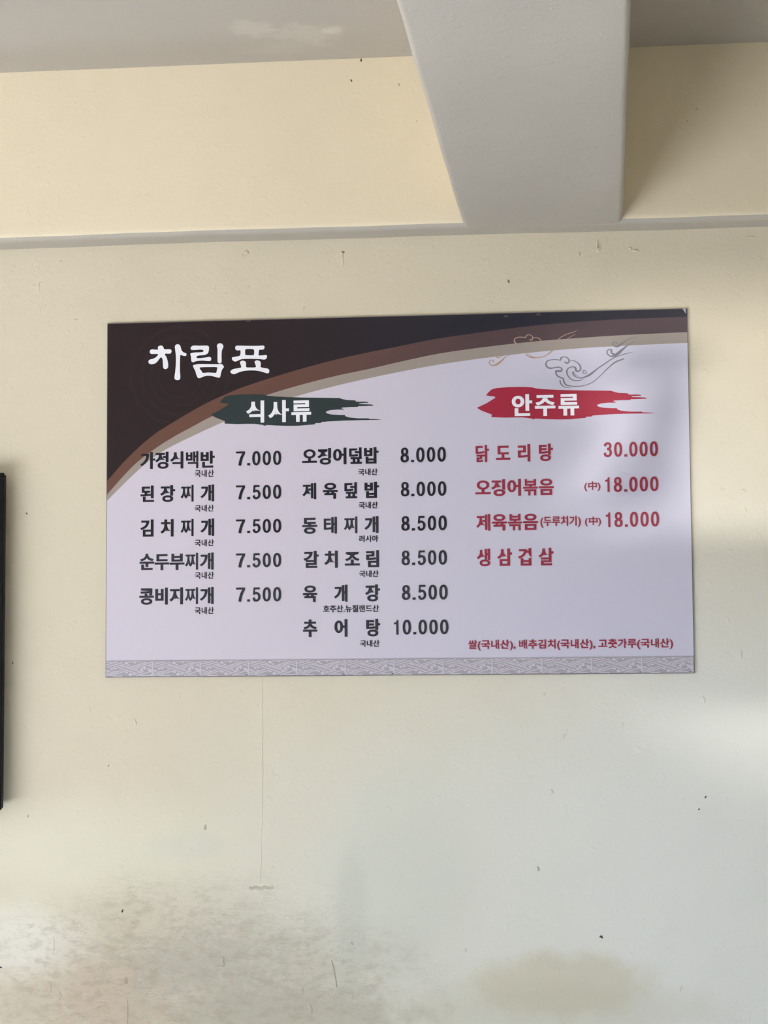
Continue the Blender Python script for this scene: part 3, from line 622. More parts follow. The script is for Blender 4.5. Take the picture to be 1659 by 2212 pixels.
OUTLINES = {
'(': '167,232 173,337 190,436 218,528 259,614 311,694 258,694 192,617 138,529 98,433 73,333 64,232 73,131 98,31 138,-65 192,-153 258,-230 311,-230 259,-150 218,-64 190,28 173,127',
')': '156,232 150,127 133,28 105,-64 64,-150 12,-230 65,-230 131,-153 185,-65 225,31 250,131 259,232 250,333 225,433 185,529 131,617 65,694 12,694 64,614 105,528 133,436 150,337',
',': '59,-118 102,-100 134,-74 158,-43 171,-9 176,26 173,59 163,86 149,106 129,119 105,123 86,120 70,112 57,100 49,85 46,66 48,48 55,32 65,21 79,13 95,10 98,-13 96,-38 89,-61 76,-83 59,-99',
'.': '109,111 90,108 74,99 61,86 52,70 49,51 52,32 61,16 74,3 90,-6 109,-9 128,-6 144,3 157,16 166,32 169,51 166,70 157,86 144,99 128,108',
'中': '458,840 458,661 96,661 96,186 171,186 171,248 458,248 458,-79 537,-79 537,248 825,248 825,191 902,191 902,661 537,661 537,840 / 171,322 171,588 458,588 458,322 / 825,322 537,322 537,588 825,588',
'가': '662,827 662,-77 745,-77 745,391 889,391 889,460 745,460 745,827 / 97,730 97,661 429,661 405,538 355,425 281,324 180,234 55,158 101,94 256,192 372,307 452,437 497,579 512,730',
'갈': '669,827 669,367 752,367 752,555 885,555 885,625 752,625 752,827 / 91,783 91,715 416,715 394,634 346,562 272,500 173,450 51,413 83,344 228,392 346,460 434,548 489,656 508,783 / 180,-2 180,-69 784,-69 784,-2 261,-2 261,101 752,101 752,326 178,326 178,259 670,259 670,165 180,165',
'개': '536,803 536,-33 614,-33 614,395 736,395 736,-78 816,-78 816,827 736,827 736,463 614,463 614,803 / 85,710 85,642 355,642 338,533 302,430 243,336 160,250 50,175 98,116 232,212 328,321 391,443 426,573 436,710',
'겹': '209,295 209,-66 793,-66 793,295 711,295 711,182 292,182 292,295 / 292,116 711,116 711,1 292,1 / 711,827 711,685 508,685 511,701 513,718 515,736 516,753 516,771 108,771 108,703 426,703 404,619 355,544 281,479 183,427 62,387 94,320 206,357 303,406 383,465 445,536 488,617 711,617 711,501 477,501 477,432 711,432 711,340 793,340 793,827',
'고': '137,736 137,668 687,668 687,647 687,579 685,506 680,425 670,337 653,238 737,228 753,331 763,422 768,504 770,578 770,647 770,736 / 368,441 368,118 50,118 50,49 867,49 867,118 450,118 450,441',
'국': '135,228 135,161 686,161 686,-78 769,-78 769,228 500,228 500,393 870,393 870,461 741,461 752,522 759,578 763,629 764,675 764,718 764,784 154,784 154,716 682,716 682,674 680,628 677,578 670,522 658,461 50,461 50,393 417,393 417,228',
'기': '709,827 709,-78 792,-78 792,827 / 103,729 103,662 442,662 419,538 370,425 295,323 192,234 61,158 105,91 265,189 384,304 465,434 511,577 526,729',
'김': '708,826 708,316 791,316 791,826 / 207,272 207,-65 791,-65 791,272 / 710,206 710,2 288,2 288,206 / 108,768 108,702 434,702 411,614 360,536 283,469 182,414 60,372 93,306 239,359 359,433 448,527 504,639 523,768',
'내': '531,807 531,-31 609,-31 609,390 736,390 736,-78 816,-78 816,827 736,827 736,459 609,459 609,807 / 94,229 94,156 151,156 211,157 272,160 336,165 404,173 476,185 466,258 403,247 343,239 285,233 230,230 177,229 177,718 94,718',
'뉴': '154,781 154,454 771,454 771,522 237,522 237,781 / 50,324 50,256 261,256 261,-78 344,-78 344,256 573,256 573,-78 656,-78 656,256 867,256 867,324',
'닭': '474,301 474,235 670,235 670,-71 752,-71 752,301 / 90,770 90,387 160,387 263,388 353,391 433,397 508,406 583,419 573,486 502,473 430,464 354,458 269,455 172,454 172,703 489,703 489,770 / 669,827 669,342 752,342 752,546 885,546 885,615 752,615 752,827 / 140,301 140,237 355,237 355,153 142,153 142,-66 196,-66 276,-66 342,-64 399,-61 451,-54 503,-45 494,18 447,10 400,4 350,0 292,-1 223,-2 223,93 435,93 435,301',
'덮': '102,772 102,352 169,352 268,353 353,356 429,361 501,369 572,381 563,450 495,438 427,430 356,424 276,421 184,420 184,704 515,704 515,772 / 711,827 711,611 458,611 458,544 711,544 711,323 794,323 794,827 / 185,2 185,-66 812,-66 812,2 673,2 673,206 801,206 801,273 194,273 194,206 323,206 323,2 / 404,206 591,206 591,2 404,2',
'도': '154,754 154,337 417,337 417,105 50,105 50,36 870,36 870,105 499,105 499,337 775,337 775,404 237,404 237,686 766,686 766,754',
'동': '458,249 352,242 266,222 202,188 162,143 148,86 162,29 202,-16 266,-50 352,-70 458,-77 564,-70 650,-50 714,-16 753,29 767,86 753,143 714,188 650,222 564,242 / 458,184 536,180 598,167 645,147 674,120 684,86 674,52 645,24 598,4 536,-8 458,-12 380,-8 317,4 271,24 242,52 232,86 242,120 271,147 317,167 380,180 / 153,785 153,485 418,485 418,381 50,381 50,314 868,314 868,381 499,381 499,485 772,485 772,552 235,552 235,719 766,719 766,785',
'된': '707,826 707,150 790,150 790,826 / 66,264 172,265 286,268 404,274 523,283 640,297 634,358 587,353 539,349 491,345 442,343 392,340 392,464 571,464 571,531 218,531 218,700 564,700 564,768 135,768 135,464 309,464 309,336 256,335 203,334 152,333 102,332 54,332 / 205,195 205,-58 820,-58 820,10 288,10 288,195',
'두': '162,774 162,423 766,423 766,490 246,490 246,706 754,706 754,774 / 49,305 49,237 416,237 416,-75 498,-75 498,237 869,237 869,305',
'드': '50,114 50,45 870,45 870,114 / 154,743 154,325 775,325 775,393 236,393 236,675 766,675 766,743',
'랜': '533,809 533,179 611,179 611,488 733,488 733,153 812,153 812,826 733,826 733,556 611,556 611,809 / 222,214 222,-58 839,-58 839,10 305,10 305,214 / 89,749 89,682 349,682 349,554 91,554 91,288 150,288 224,289 293,291 358,296 423,304 490,315 481,382 420,371 361,363 301,359 238,356 171,355 171,490 429,490 429,749',
'러': '539,480 539,411 711,411 711,-79 793,-79 793,827 711,827 711,480 / 81,743 81,675 404,675 404,494 84,494 84,138 153,138 245,139 329,142 409,147 487,156 566,168 559,237 483,225 409,216 333,211 253,209 166,208 166,426 485,426 485,743',
'루': '150,439 150,371 790,371 790,439 233,439 233,554 770,554 770,791 147,791 147,724 686,724 686,618 150,618 / 49,278 49,210 416,210 416,-79 499,-79 499,210 869,210 869,278',
'류': '49,288 49,221 262,221 262,-78 345,-78 345,221 573,221 573,-78 656,-78 656,221 869,221 869,288 / 150,448 150,380 790,380 790,448 233,448 233,559 770,559 770,792 147,792 147,724 686,724 686,622 150,622',
'리': '709,827 709,-79 791,-79 791,827 / 100,743 100,675 434,675 434,487 102,487 102,140 177,140 269,141 358,144 446,150 537,159 632,173 624,241 532,228 444,219 359,213 273,210 186,209 186,420 518,420 518,743',
'림': '708,826 708,290 791,290 791,826 / 207,241 207,-66 791,-66 791,241 / 710,174 710,2 288,2 288,174 / 95,772 95,705 424,705 424,590 97,590 97,333 170,333 265,334 354,336 438,341 522,350 609,362 599,430 516,418 435,410 354,405 269,403 178,402 178,525 505,525 505,772',
'반': '87,761 87,314 506,314 506,761 424,761 424,610 169,610 169,761 / 169,545 424,545 424,381 169,381 / 669,826 669,162 752,162 752,484 885,484 885,553 752,553 752,826 / 189,226 189,-58 792,-58 792,10 271,10 271,226',
'밥': '87,781 87,370 506,370 506,781 424,781 424,649 169,649 169,781 / 169,583 424,583 424,437 169,437 / 182,288 182,-66 752,-66 752,288 669,288 669,180 264,180 264,288 / 264,114 669,114 669,2 264,2 / 669,827 669,330 752,330 752,549 885,549 885,619 752,619 752,827',
'배': '82,741 82,148 428,148 428,741 351,741 351,521 161,521 161,741 / 161,454 351,454 351,216 161,216 / 538,808 538,-32 617,-32 617,400 739,400 739,-78 819,-78 819,827 739,827 739,469 617,469 617,808',
'백': '90,769 90,347 440,347 440,769 362,769 362,626 169,626 169,769 / 169,561 362,561 362,414 169,414 / 206,229 206,161 730,161 730,-78 812,-78 812,229 / 539,809 539,289 617,289 617,523 733,523 733,283 812,283 812,826 733,826 733,592 617,592 617,809',
'볶': '132,227 132,159 352,159 352,-77 433,-77 433,227 / 476,227 476,159 689,159 689,-77 771,-77 771,227 / 240,642 678,642 678,538 240,538 / 158,809 158,471 417,471 417,375 50,375 50,308 867,308 867,375 500,375 500,471 760,471 760,809 678,809 678,706 240,706 240,809',
'부': '153,790 153,399 765,399 765,790 682,790 682,666 235,666 235,790 / 235,599 682,599 682,467 235,467 / 49,291 49,224 416,224 416,-78 498,-78 498,224 869,224 869,291',
'비': '707,827 707,-79 790,-79 790,827 / 101,750 101,139 527,139 527,750 445,750 445,512 184,512 184,750 / 184,446 445,446 445,208 184,208',
'사': '271,749 271,587 259,487 227,392 176,305 112,234 37,182 88,115 147,154 200,206 246,267 284,338 313,415 342,343 379,276 424,218 475,170 532,133 583,199 510,249 447,317 397,400 365,491 353,587 353,749 / 662,827 662,-78 745,-78 745,390 893,390 893,461 745,461 745,827',
'산': '272,772 272,661 262,580 232,505 185,440 122,388 46,350 91,284 152,313 205,352 251,398 288,452 316,513 344,459 381,410 426,367 477,333 535,306 577,372 503,408 441,457 394,517 365,585 354,658 354,772 / 669,827 669,159 752,159 752,480 885,480 885,550 752,550 752,827 / 190,223 190,-58 792,-58 792,10 274,10 274,223',
'살': '271,796 271,725 261,647 231,576 183,515 121,466 45,431 86,364 148,392 202,429 248,474 286,526 314,585 342,534 378,488 422,449 473,416 531,392 574,456 500,488 439,534 393,590 363,655 353,726 353,796 / 669,827 669,355 752,355 752,561 885,561 885,630 752,630 752,827 / 180,-1 180,-68 784,-68 784,-1 261,-1 261,97 752,97 752,314 178,314 178,248 670,248 670,159 180,159',
'삼': '184,256 184,-66 752,-66 752,256 / 670,189 670,2 265,2 265,189 / 272,781 272,691 262,611 232,537 185,473 122,420 46,382 90,316 151,346 205,385 251,432 288,486 316,547 344,493 381,445 425,403 475,369 531,342 575,407 502,443 441,492 394,552 364,620 354,693 354,781 / 669,827 669,298 752,298 752,533 885,533 885,602 752,602 752,827',
'생': '515,248 412,241 328,220 265,187 226,142 213,86 226,30 265,-15 328,-48 412,-69 515,-76 618,-69 702,-48 764,-15 803,30 817,86 803,142 764,187 702,220 618,241 / 515,184 590,180 650,167 696,147 724,120 734,86 724,52 696,25 650,5 590,-8 515,-12 440,-8 379,5 333,25 305,52 295,86 305,120 333,147 379,167 440,180 / 239,770 239,649 231,587 207,525 168,467 115,417 50,378 95,314 145,342 189,377 226,418 257,465 280,515 303,470 332,429 368,393 410,363 458,339 502,403 439,436 388,480 350,532 327,589 319,649 319,770 / 539,809 539,297 617,297 617,516 733,516 733,268 812,268 812,826 733,826 733,584 617,584 617,809',
'순': '416,804 416,760 398,689 350,626 280,572 193,532 99,508 131,443 213,463 290,495 359,537 417,588 459,648 502,589 559,537 628,496 705,464 786,444 818,510 724,534 638,574 567,628 519,691 501,760 501,804 / 49,367 49,299 424,299 424,116 506,116 506,299 869,299 869,367 / 153,203 153,-58 778,-58 778,10 236,10 236,203',
'시': '707,827 707,-79 790,-79 790,827 / 288,749 288,587 276,485 241,387 189,300 122,229 45,179 96,110 157,149 212,200 261,263 301,334 331,413 361,339 401,271 449,213 503,164 562,128 612,194 536,242 470,311 418,395 383,489 371,587 371,749',
'식': '187,237 187,169 708,169 708,-78 791,-78 791,237 / 708,827 708,283 791,283 791,827 / 285,784 285,696 274,617 244,543 197,478 134,424 58,386 100,320 161,350 215,388 262,436 300,490 328,551 357,494 395,444 441,400 494,364 554,336 595,402 520,438 458,488 410,550 380,620 369,696 369,784',
'쌀': '688,827 688,357 770,357 770,560 886,560 886,630 770,630 770,827 / 179,-1 179,-68 804,-68 804,-1 261,-1 261,100 770,100 770,318 177,318 177,252 689,252 689,162 179,162 / 430,787 430,725 428,679 420,628 405,577 381,527 347,483 312,529 287,579 272,631 263,680 261,725 261,787 182,787 182,725 177,669 162,609 135,551 96,498 42,456 87,397 125,424 157,456 183,492 204,533 220,575 234,531 253,489 278,450 309,416 346,387 383,415 413,448 438,486 457,527 471,570 487,528 508,489 535,453 567,422 605,397 650,456 596,496 556,546 529,604 514,665 509,725 509,787',
'아': '290,757 215,743 153,701 105,636 74,548 63,442 74,335 105,247 153,182 215,140 290,126 365,140 427,182 475,247 506,335 517,442 506,548 475,636 427,701 365,743 / 290,683 339,672 380,640 411,590 431,523 438,442 431,360 411,293 380,243 339,211 290,200 241,211 200,243 169,293 149,360 142,442 149,523 169,590 200,640 241,672 / 662,827 662,-78 745,-78 745,396 893,396 893,466 745,466 745,827',
'안': '302,763 226,752 161,722 110,675 78,613 66,540 78,467 110,405 161,358 226,328 302,317 378,328 443,358 494,405 526,467 538,540 526,613 494,675 443,722 378,752 / 302,691 352,684 395,663 429,632 450,590 458,540 450,491 429,449 395,417 352,397 302,390 252,397 210,417 177,449 155,491 147,540 155,590 177,632 210,663 252,684 / 669,827 669,161 752,161 752,483 885,483 885,552 752,552 752,827 / 189,229 189,-58 792,-58 792,10 271,10 271,229',
'어': '291,683 340,672 380,640 411,590 431,523 438,442 431,360 411,293 380,243 340,211 291,200 243,211 202,243 172,293 152,360 145,442 152,523 172,590 202,640 243,672 / 712,827 712,482 515,482 499,575 466,652 420,709 360,745 291,757 217,743 155,701 107,636 77,548 66,442 77,335 107,247 155,182 217,140 291,126 362,139 422,177 469,237 501,317 515,415 712,415 712,-79 794,-79 794,827',
'오': '458,701 539,693 608,671 661,635 695,588 707,531 695,473 661,426 608,390 539,368 458,360 377,368 309,390 256,426 222,473 210,531 222,588 256,635 309,671 377,693 / 50,107 50,38 870,38 870,107 499,107 499,295 594,312 673,345 734,394 773,456 787,531 771,611 726,676 656,726 566,757 458,768 351,757 260,726 191,676 146,611 130,531 144,456 182,394 243,345 322,312 417,295 417,107',
'육': '458,806 350,798 262,776 196,741 154,692 140,633 154,573 196,525 262,489 350,467 458,459 566,467 654,489 720,525 762,573 776,633 762,692 720,741 654,776 566,798 / 458,740 537,735 602,722 650,700 680,670 691,633 680,596 650,566 602,543 537,530 458,525 379,530 314,543 266,566 236,596 225,633 236,670 266,700 314,722 379,735 / 141,211 141,144 683,144 683,-78 766,-78 766,211 651,211 651,324 867,324 867,391 50,391 50,324 265,324 265,211 / 348,324 569,324 569,211 348,211',
'음': '458,807 350,799 262,778 196,742 154,694 140,635 154,576 196,529 262,494 350,472 458,465 566,472 655,494 721,529 762,576 776,635 762,694 721,742 655,778 566,799 / 458,741 537,736 602,723 650,701 680,672 691,635 680,599 650,570 602,549 537,536 458,531 379,536 314,549 266,570 236,599 225,635 236,672 266,701 314,723 379,736 / 150,232 150,-66 767,-66 767,232 / 686,165 686,2 231,2 231,165 / 50,388 50,320 867,320 867,388',
'장': '464,257 362,250 279,229 218,195 179,149 166,91 179,33 218,-13 279,-47 362,-69 464,-76 565,-69 648,-47 709,-13 747,33 760,91 747,149 709,195 648,229 565,250 / 464,191 538,187 598,174 642,153 670,126 679,91 670,56 642,28 598,7 538,-6 464,-10 390,-6 330,7 285,28 258,56 248,91 258,126 285,153 330,174 390,187 / 71,760 71,692 273,692 273,656 262,581 232,511 185,449 122,399 46,363 88,297 150,325 204,362 250,408 288,460 316,519 344,468 380,422 425,382 476,349 535,324 574,389 501,422 440,468 395,524 366,588 356,657 356,692 555,692 555,760 / 669,827 669,282 752,282 752,528 885,528 885,597 752,597 752,827',
'정': '496,260 393,253 309,231 247,197 208,150 195,91 208,33 247,-14 309,-48 393,-70 496,-77 599,-70 683,-48 745,-14 784,33 797,91 784,150 745,197 683,231 599,253 / 496,195 571,191 632,177 677,156 705,127 715,91 705,55 677,27 632,6 571,-8 496,-12 421,-8 360,6 315,27 287,55 277,91 287,127 315,156 360,177 421,191 / 711,827 711,592 533,592 533,523 711,523 711,288 794,288 794,827 / 79,761 79,693 280,693 280,662 269,586 239,515 191,452 128,400 53,362 96,296 157,325 211,364 258,411 296,465 324,525 352,472 388,424 432,382 483,348 541,321 583,387 510,422 449,470 403,529 374,594 364,663 364,693 562,693 562,761',
'제': '738,827 738,-78 817,-78 817,827 / 557,806 557,502 408,502 408,434 557,434 557,-31 635,-31 635,806 / 64,721 64,653 235,653 235,571 227,473 202,379 162,293 107,221 39,165 90,103 141,142 185,192 223,251 253,317 276,388 299,322 328,261 364,207 407,161 457,124 507,186 439,239 386,307 347,388 323,478 315,571 315,653 477,653 477,721',
'조': '418,326 418,107 50,107 50,38 870,38 870,107 501,107 501,326 / 118,745 118,676 416,676 416,657 397,573 346,498 272,435 183,387 90,360 124,294 206,318 285,356 356,405 416,466 460,536 504,467 564,407 636,358 715,322 798,298 832,364 737,390 648,436 573,499 521,574 502,657 502,676 800,676 800,745',
'주': '127,770 127,704 412,704 412,699 395,630 347,568 277,516 192,477 98,454 130,388 213,408 290,440 360,482 417,534 458,595 500,534 557,482 627,440 705,408 788,388 819,454 725,477 640,516 570,568 522,630 505,699 505,704 789,704 789,770 / 50,312 50,244 416,244 416,-77 498,-77 498,244 867,244 867,312',
'지': '707,827 707,-78 790,-78 790,827 / 79,734 79,665 289,665 289,551 277,457 242,365 190,281 125,211 50,162 98,96 158,134 213,185 262,247 302,317 332,394 363,322 403,257 452,201 507,154 568,118 614,184 538,230 472,294 420,372 385,460 373,551 373,665 584,665 584,734',
'질': '708,827 708,358 790,358 790,827 / 209,-2 209,-68 822,-68 822,-2 289,-2 289,97 791,97 791,314 206,314 206,249 709,249 709,158 209,158 / 84,776 84,708 291,708 291,699 280,628 250,561 201,503 138,456 62,422 101,356 164,383 220,418 267,462 306,514 335,571 364,519 402,472 449,432 503,400 564,375 604,440 528,471 465,515 417,570 386,632 375,699 375,708 579,708 579,776',
'징': '708,826 708,281 791,281 791,826 / 491,260 387,253 303,231 241,196 201,148 188,89 201,30 241,-17 303,-52 387,-74 491,-81 595,-74 679,-52 741,-17 781,30 794,89 781,148 741,196 679,231 595,253 / 491,194 567,189 628,176 674,154 702,125 712,89 702,53 674,24 628,2 567,-11 491,-16 416,-11 354,2 309,24 281,53 271,89 281,125 309,154 354,176 416,189 / 84,756 84,688 291,688 291,662 280,586 250,515 202,453 139,403 63,366 106,300 168,328 222,366 269,412 307,465 335,525 364,472 403,424 449,383 502,349 561,324 603,389 528,423 465,469 417,526 386,591 375,662 375,688 579,688 579,756',
'찌': '719,827 719,-78 802,-78 802,827 / 378,735 378,667 449,667 449,558 446,491 438,418 421,345 394,275 356,213 318,277 292,348 275,421 266,493 264,558 264,667 334,667 334,735 74,735 74,667 185,667 185,558 181,477 167,392 142,309 101,234 44,173 97,112 134,148 164,191 189,239 209,292 224,347 239,290 260,235 285,185 317,140 356,103 395,140 427,184 453,234 473,289 488,346 503,291 523,238 548,190 579,148 616,112 668,173 611,233 571,307 546,390 532,475 528,558 528,667 631,667 631,735',
'추': '50,280 50,211 417,211 417,-79 499,-79 499,211 867,211 867,280 / 417,827 417,715 129,715 129,648 417,648 400,583 353,524 283,474 196,437 101,415 131,349 213,367 290,396 359,435 416,482 459,537 501,482 558,435 626,396 703,367 785,349 815,415 720,437 634,475 564,524 517,583 500,648 788,648 788,715 499,715 499,827',
'춧': '50,390 50,322 416,322 416,222 498,222 498,322 869,322 869,390 / 414,187 414,168 398,115 354,69 287,31 204,4 110,-11 135,-74 218,-61 294,-39 361,-8 416,30 457,76 497,30 552,-9 619,-39 696,-61 778,-74 804,-11 709,4 626,30 559,68 515,114 499,168 499,187 / 134,742 134,676 413,676 393,621 348,575 280,538 195,512 97,497 122,434 209,447 289,469 359,500 416,540 458,589 500,540 557,500 627,469 707,447 795,434 819,497 722,512 637,538 569,575 523,621 503,676 784,676 784,742 499,742 499,832 417,832 417,742',
'치': '707,827 707,-78 790,-78 790,827 / 300,810 300,670 91,670 91,603 301,603 301,534 290,440 257,352 207,274 143,208 67,161 113,97 173,133 228,180 275,237 314,303 343,376 373,307 413,246 460,192 514,147 574,113 620,177 544,222 478,285 428,360 395,445 383,534 383,603 589,603 589,670 383,670 383,810',
'콩': '458,241 351,234 265,214 201,182 162,138 148,82 162,27 201,-17 265,-49 351,-69 458,-76 565,-69 651,-49 714,-17 753,27 767,82 753,138 714,182 651,214 565,234 / 458,175 536,171 598,160 645,141 674,115 684,82 674,49 645,23 598,4 536,-7 458,-11 380,-7 317,4 271,23 242,49 232,82 242,115 271,141 317,160 380,171 / 382,505 382,379 51,379 51,312 866,312 866,379 465,379 465,505 / 147,791 147,724 684,724 684,722 683,637 125,620 137,549 679,575 677,551 674,526 671,500 666,472 661,444 744,438 755,506 762,567 766,623 767,675 767,722 767,791',
'탕': '465,248 363,241 280,221 219,188 180,142 167,86 180,30 219,-16 280,-49 363,-69 465,-76 567,-69 649,-49 711,-16 749,30 762,86 749,142 711,188 649,221 567,241 / 465,183 539,179 599,166 643,146 671,120 680,86 671,52 643,25 599,5 539,-8 465,-12 391,-8 331,5 286,25 259,52 249,86 259,120 286,146 331,166 391,179 / 669,827 669,271 752,271 752,524 885,524 885,593 752,593 752,827 / 91,763 91,331 160,331 262,332 350,334 427,338 500,346 572,357 563,424 494,414 425,407 352,402 270,400 174,399 174,517 488,517 488,583 174,583 174,696 504,696 504,763',
'태': '86,723 86,145 144,145 225,146 296,148 360,152 421,159 482,169 474,238 417,229 361,222 302,218 238,216 165,215 165,418 428,418 428,484 165,484 165,656 442,656 442,723 / 540,808 540,-32 619,-32 619,396 739,396 739,-78 819,-78 819,827 739,827 739,464 619,464 619,808',
'호': '458,500 530,495 589,482 633,460 661,431 670,394 661,357 633,328 589,306 530,293 458,288 385,293 326,306 283,328 255,357 246,394 255,431 283,460 326,482 385,495 / 417,812 417,694 90,694 90,626 825,626 825,694 499,694 499,812 / 458,566 357,558 275,537 213,501 175,453 162,394 173,338 206,292 259,257 329,234 417,222 417,96 50,96 50,28 870,28 870,96 499,96 499,222 586,234 657,257 710,292 743,338 754,394 741,453 702,501 641,537 559,558'}
GL = {c: [np.array([[float(v) / 1000 for v in q.split(',')] for q in lp.split()]) for lp in d.split(' / ')] for c, d in OUTLINES.items()}

def embolden(loops, d):
    tot = sum(np.sum(l[:, 0] * np.roll(l[:, 1], -1) - np.roll(l[:, 0], -1) * l[:, 1]) for l in loops)
    sg = 1 if tot > 0 else -1; out = []
    for l in loops:
        e = np.roll(l, -1, 0) - l; e /= np.linalg.norm(e, axis=1)[:, None] + 1e-12
        n = np.stack([e[:, 1], -e[:, 0]], -1) * sg; n0 = np.roll(n, 1, 0)
        dn = np.maximum(1 + (n * n0).sum(1), .35)[:, None]
        out.append(l + (n + n0) / dn * np.array(d))
    return out
HALF = set('().,')
WID = {'(': .36, ')': .36, '.': .3, ',': .3, ' ': .26}
def lay(s, ratio):
    x = 0; items = []
    for c in s:
        w_ = WID.get(c, 1.0)
        if c == ' ': x += w_; continue
        L = GL[c]
        if c in WID:
            mn = min(l[:, 0].min() for l in L); mx = max(l[:, 0].max() for l in L)
            off = x + w_ / 2 - (mn + mx) / 2
        else: off = x
        items.append([l + np.array([off, 0]) for l in L]); x += w_ * (ratio if c not in WID else 1)
    return items
SLIM = {'찌': .55, '백': .62, '제': .7, '볶': .7, '태': .75, '닭': .7, '개': .85, '쌀': .6, '댂': .8, '덮': .8, '배': .7, '내': .75, '랜': .6, '생': .8}
TEXTS = []
for s, x0, x1, top, bot, mat, ratio, bold, kind in STR:
    em = 1.0
    # full-width advance of the built-in hangul outlines, measured once
    if 'ADV' not in globals():
        allx = [l[:, 0] for c in '가국산' for l in GL[c]]; ADV = max(a.max() for a in allx) * 1.06
        for c in WID: WID[c] *= ADV
    items = []
    x = 0
    for c in s:
        w_ = WID.get(c, ADV)
        if c != ' ':
            L = GL[c]; mn = min(l[:, 0].min() for l in L); mx = max(l[:, 0].max() for l in L)
            off = x + w_ / 2 - (mn + mx) / 2 if (c in WID) else x
            items.append(([l + np.array([off, 0]) for l in L], SLIM.get(c, 1.0)))
        x += w_ * (1 if c in WID else ratio)
    U0, U1 = B(x0, (top[1] + bot[1]) / 2)[0], B(x1, (top[1] + bot[1]) / 2)[0]
    V1, V0 = B(*top)[1], B(*bot)[1]
    mmx, mmy = bold[0] * .00096, bold[1] * .00096
    allp = np.concatenate([l for it, _f in items for l in it]); a0 = allp.min(0); a1 = allp.max(0)
    sx = (U1 - U0 - 2 * mmx) / (a1[0] - a0[0]); sy = (V1 - V0 - 2 * mmy) / (a1[1] - a0[1])
    loops = []
    for it, f_ in items:
        L = [(l - a0) * np.array([sx, sy]) + np.array([U0 + mmx, V0 + mmy]) for l in it]
        loops += embolden(L, (mmx * f_, mmy * min(1, f_ + .2)))
    areas = [np.sum(l[:, 0] * np.roll(l[:, 1], -1) - np.roll(l[:, 0], -1) * l[:, 1]) / 2 for l in loops]
    sg = 1 if sum(areas) > 0 else -1
    outs = [(l, []) for l, a in zip(loops, areas) if a * sg > 0]
    for l, a in zip(loops, areas):
        if a * sg <= -2e-7:
            c_ = (l.min(0) + l.max(0)) / 2
            best = [o for o in outs if (o[0].min(0) < c_).all() and (c_ < o[0].max(0)).all()]
            if best: min(best, key=lambda o: np.prod(o[0].max(0) - o[0].min(0)))[1].append(l)
    comps = [[[tuple(p) for p in l] for l in [o] + hs] for o, hs in outs]
    if ratio > 2:                              # widely spaced: every syllable is a part
        for k in range(len(s)):
            TEXTS.append((kind, mat, [c for c in comps if int(((c[0][0][0] + max(q[0] for q in c[0]) + min(q[0] for q in c[0])) / 3 - U0) / (U1 - U0 + 1e-6) * len(s)) == k]))
    else: TEXTS.append((kind, mat, comps))

for kind, mat, comps in TEXTS:                   # join the filled outlines of one printed word into one part
    y0_ = depth()
    ob_ = link(kind, bpy.data.meshes.new(kind), None, board)
    GROUPS.append((ob_, mat, y0_, comps))

# ---- price figures, a condensed bold sans built from strokes
def ringpts(cx_, cy_, rx, ry, e=2.3, n=40):
    out = []
    for i in range(n):
        a = i / n * 6.28318; c_, s2 = math.cos(a), math.sin(a)
        out.append((cx_ + rx * math.copysign(abs(c_) ** (2 / e), c_), cy_ + ry * math.copysign(abs(s2) ** (2 / e), s2)))
    return out
def ring(cx_, cy_, rx, ry, tx, ty):
    o = ringpts(cx_, cy_, rx, ry); i = ringpts(cx_, cy_, rx - tx, ry - ty, 2.1); n = len(o)
    return o + i, [(k, (k + 1) % n, n + (k + 1) % n, n + k) for k in range(n)]
def path(pts, tx, ty, sm=True):
    C = np.array(crom(pts, 5, False)) if sm else np.array(pts, float)
    V = []; F = []
    n = len(C)
    for i in range(n):
        a = C[i] - C[i - 1] if i else C[1] - C[0]; b = C[i + 1] - C[i] if i < n - 1 else a
        a = a / np.linalg.norm(a); b = b / np.linalg.norm(b)
        na = np.array([-a[1], a[0]]); nb_ = np.array([-b[1], b[0]]); q = (na + nb_) / max(1 + na @ nb_, .4)
        off = q * np.array([tx, ty]) / 2
        V += [tuple(C[i] + off), tuple(C[i] - off)]
        if i: F.append((2 * i - 2, 2 * i - 1, 2 * i + 1, 2 * i))
    return V, F
TX, TY = .30, .15                             # stem widths as shares of the figure's width and height
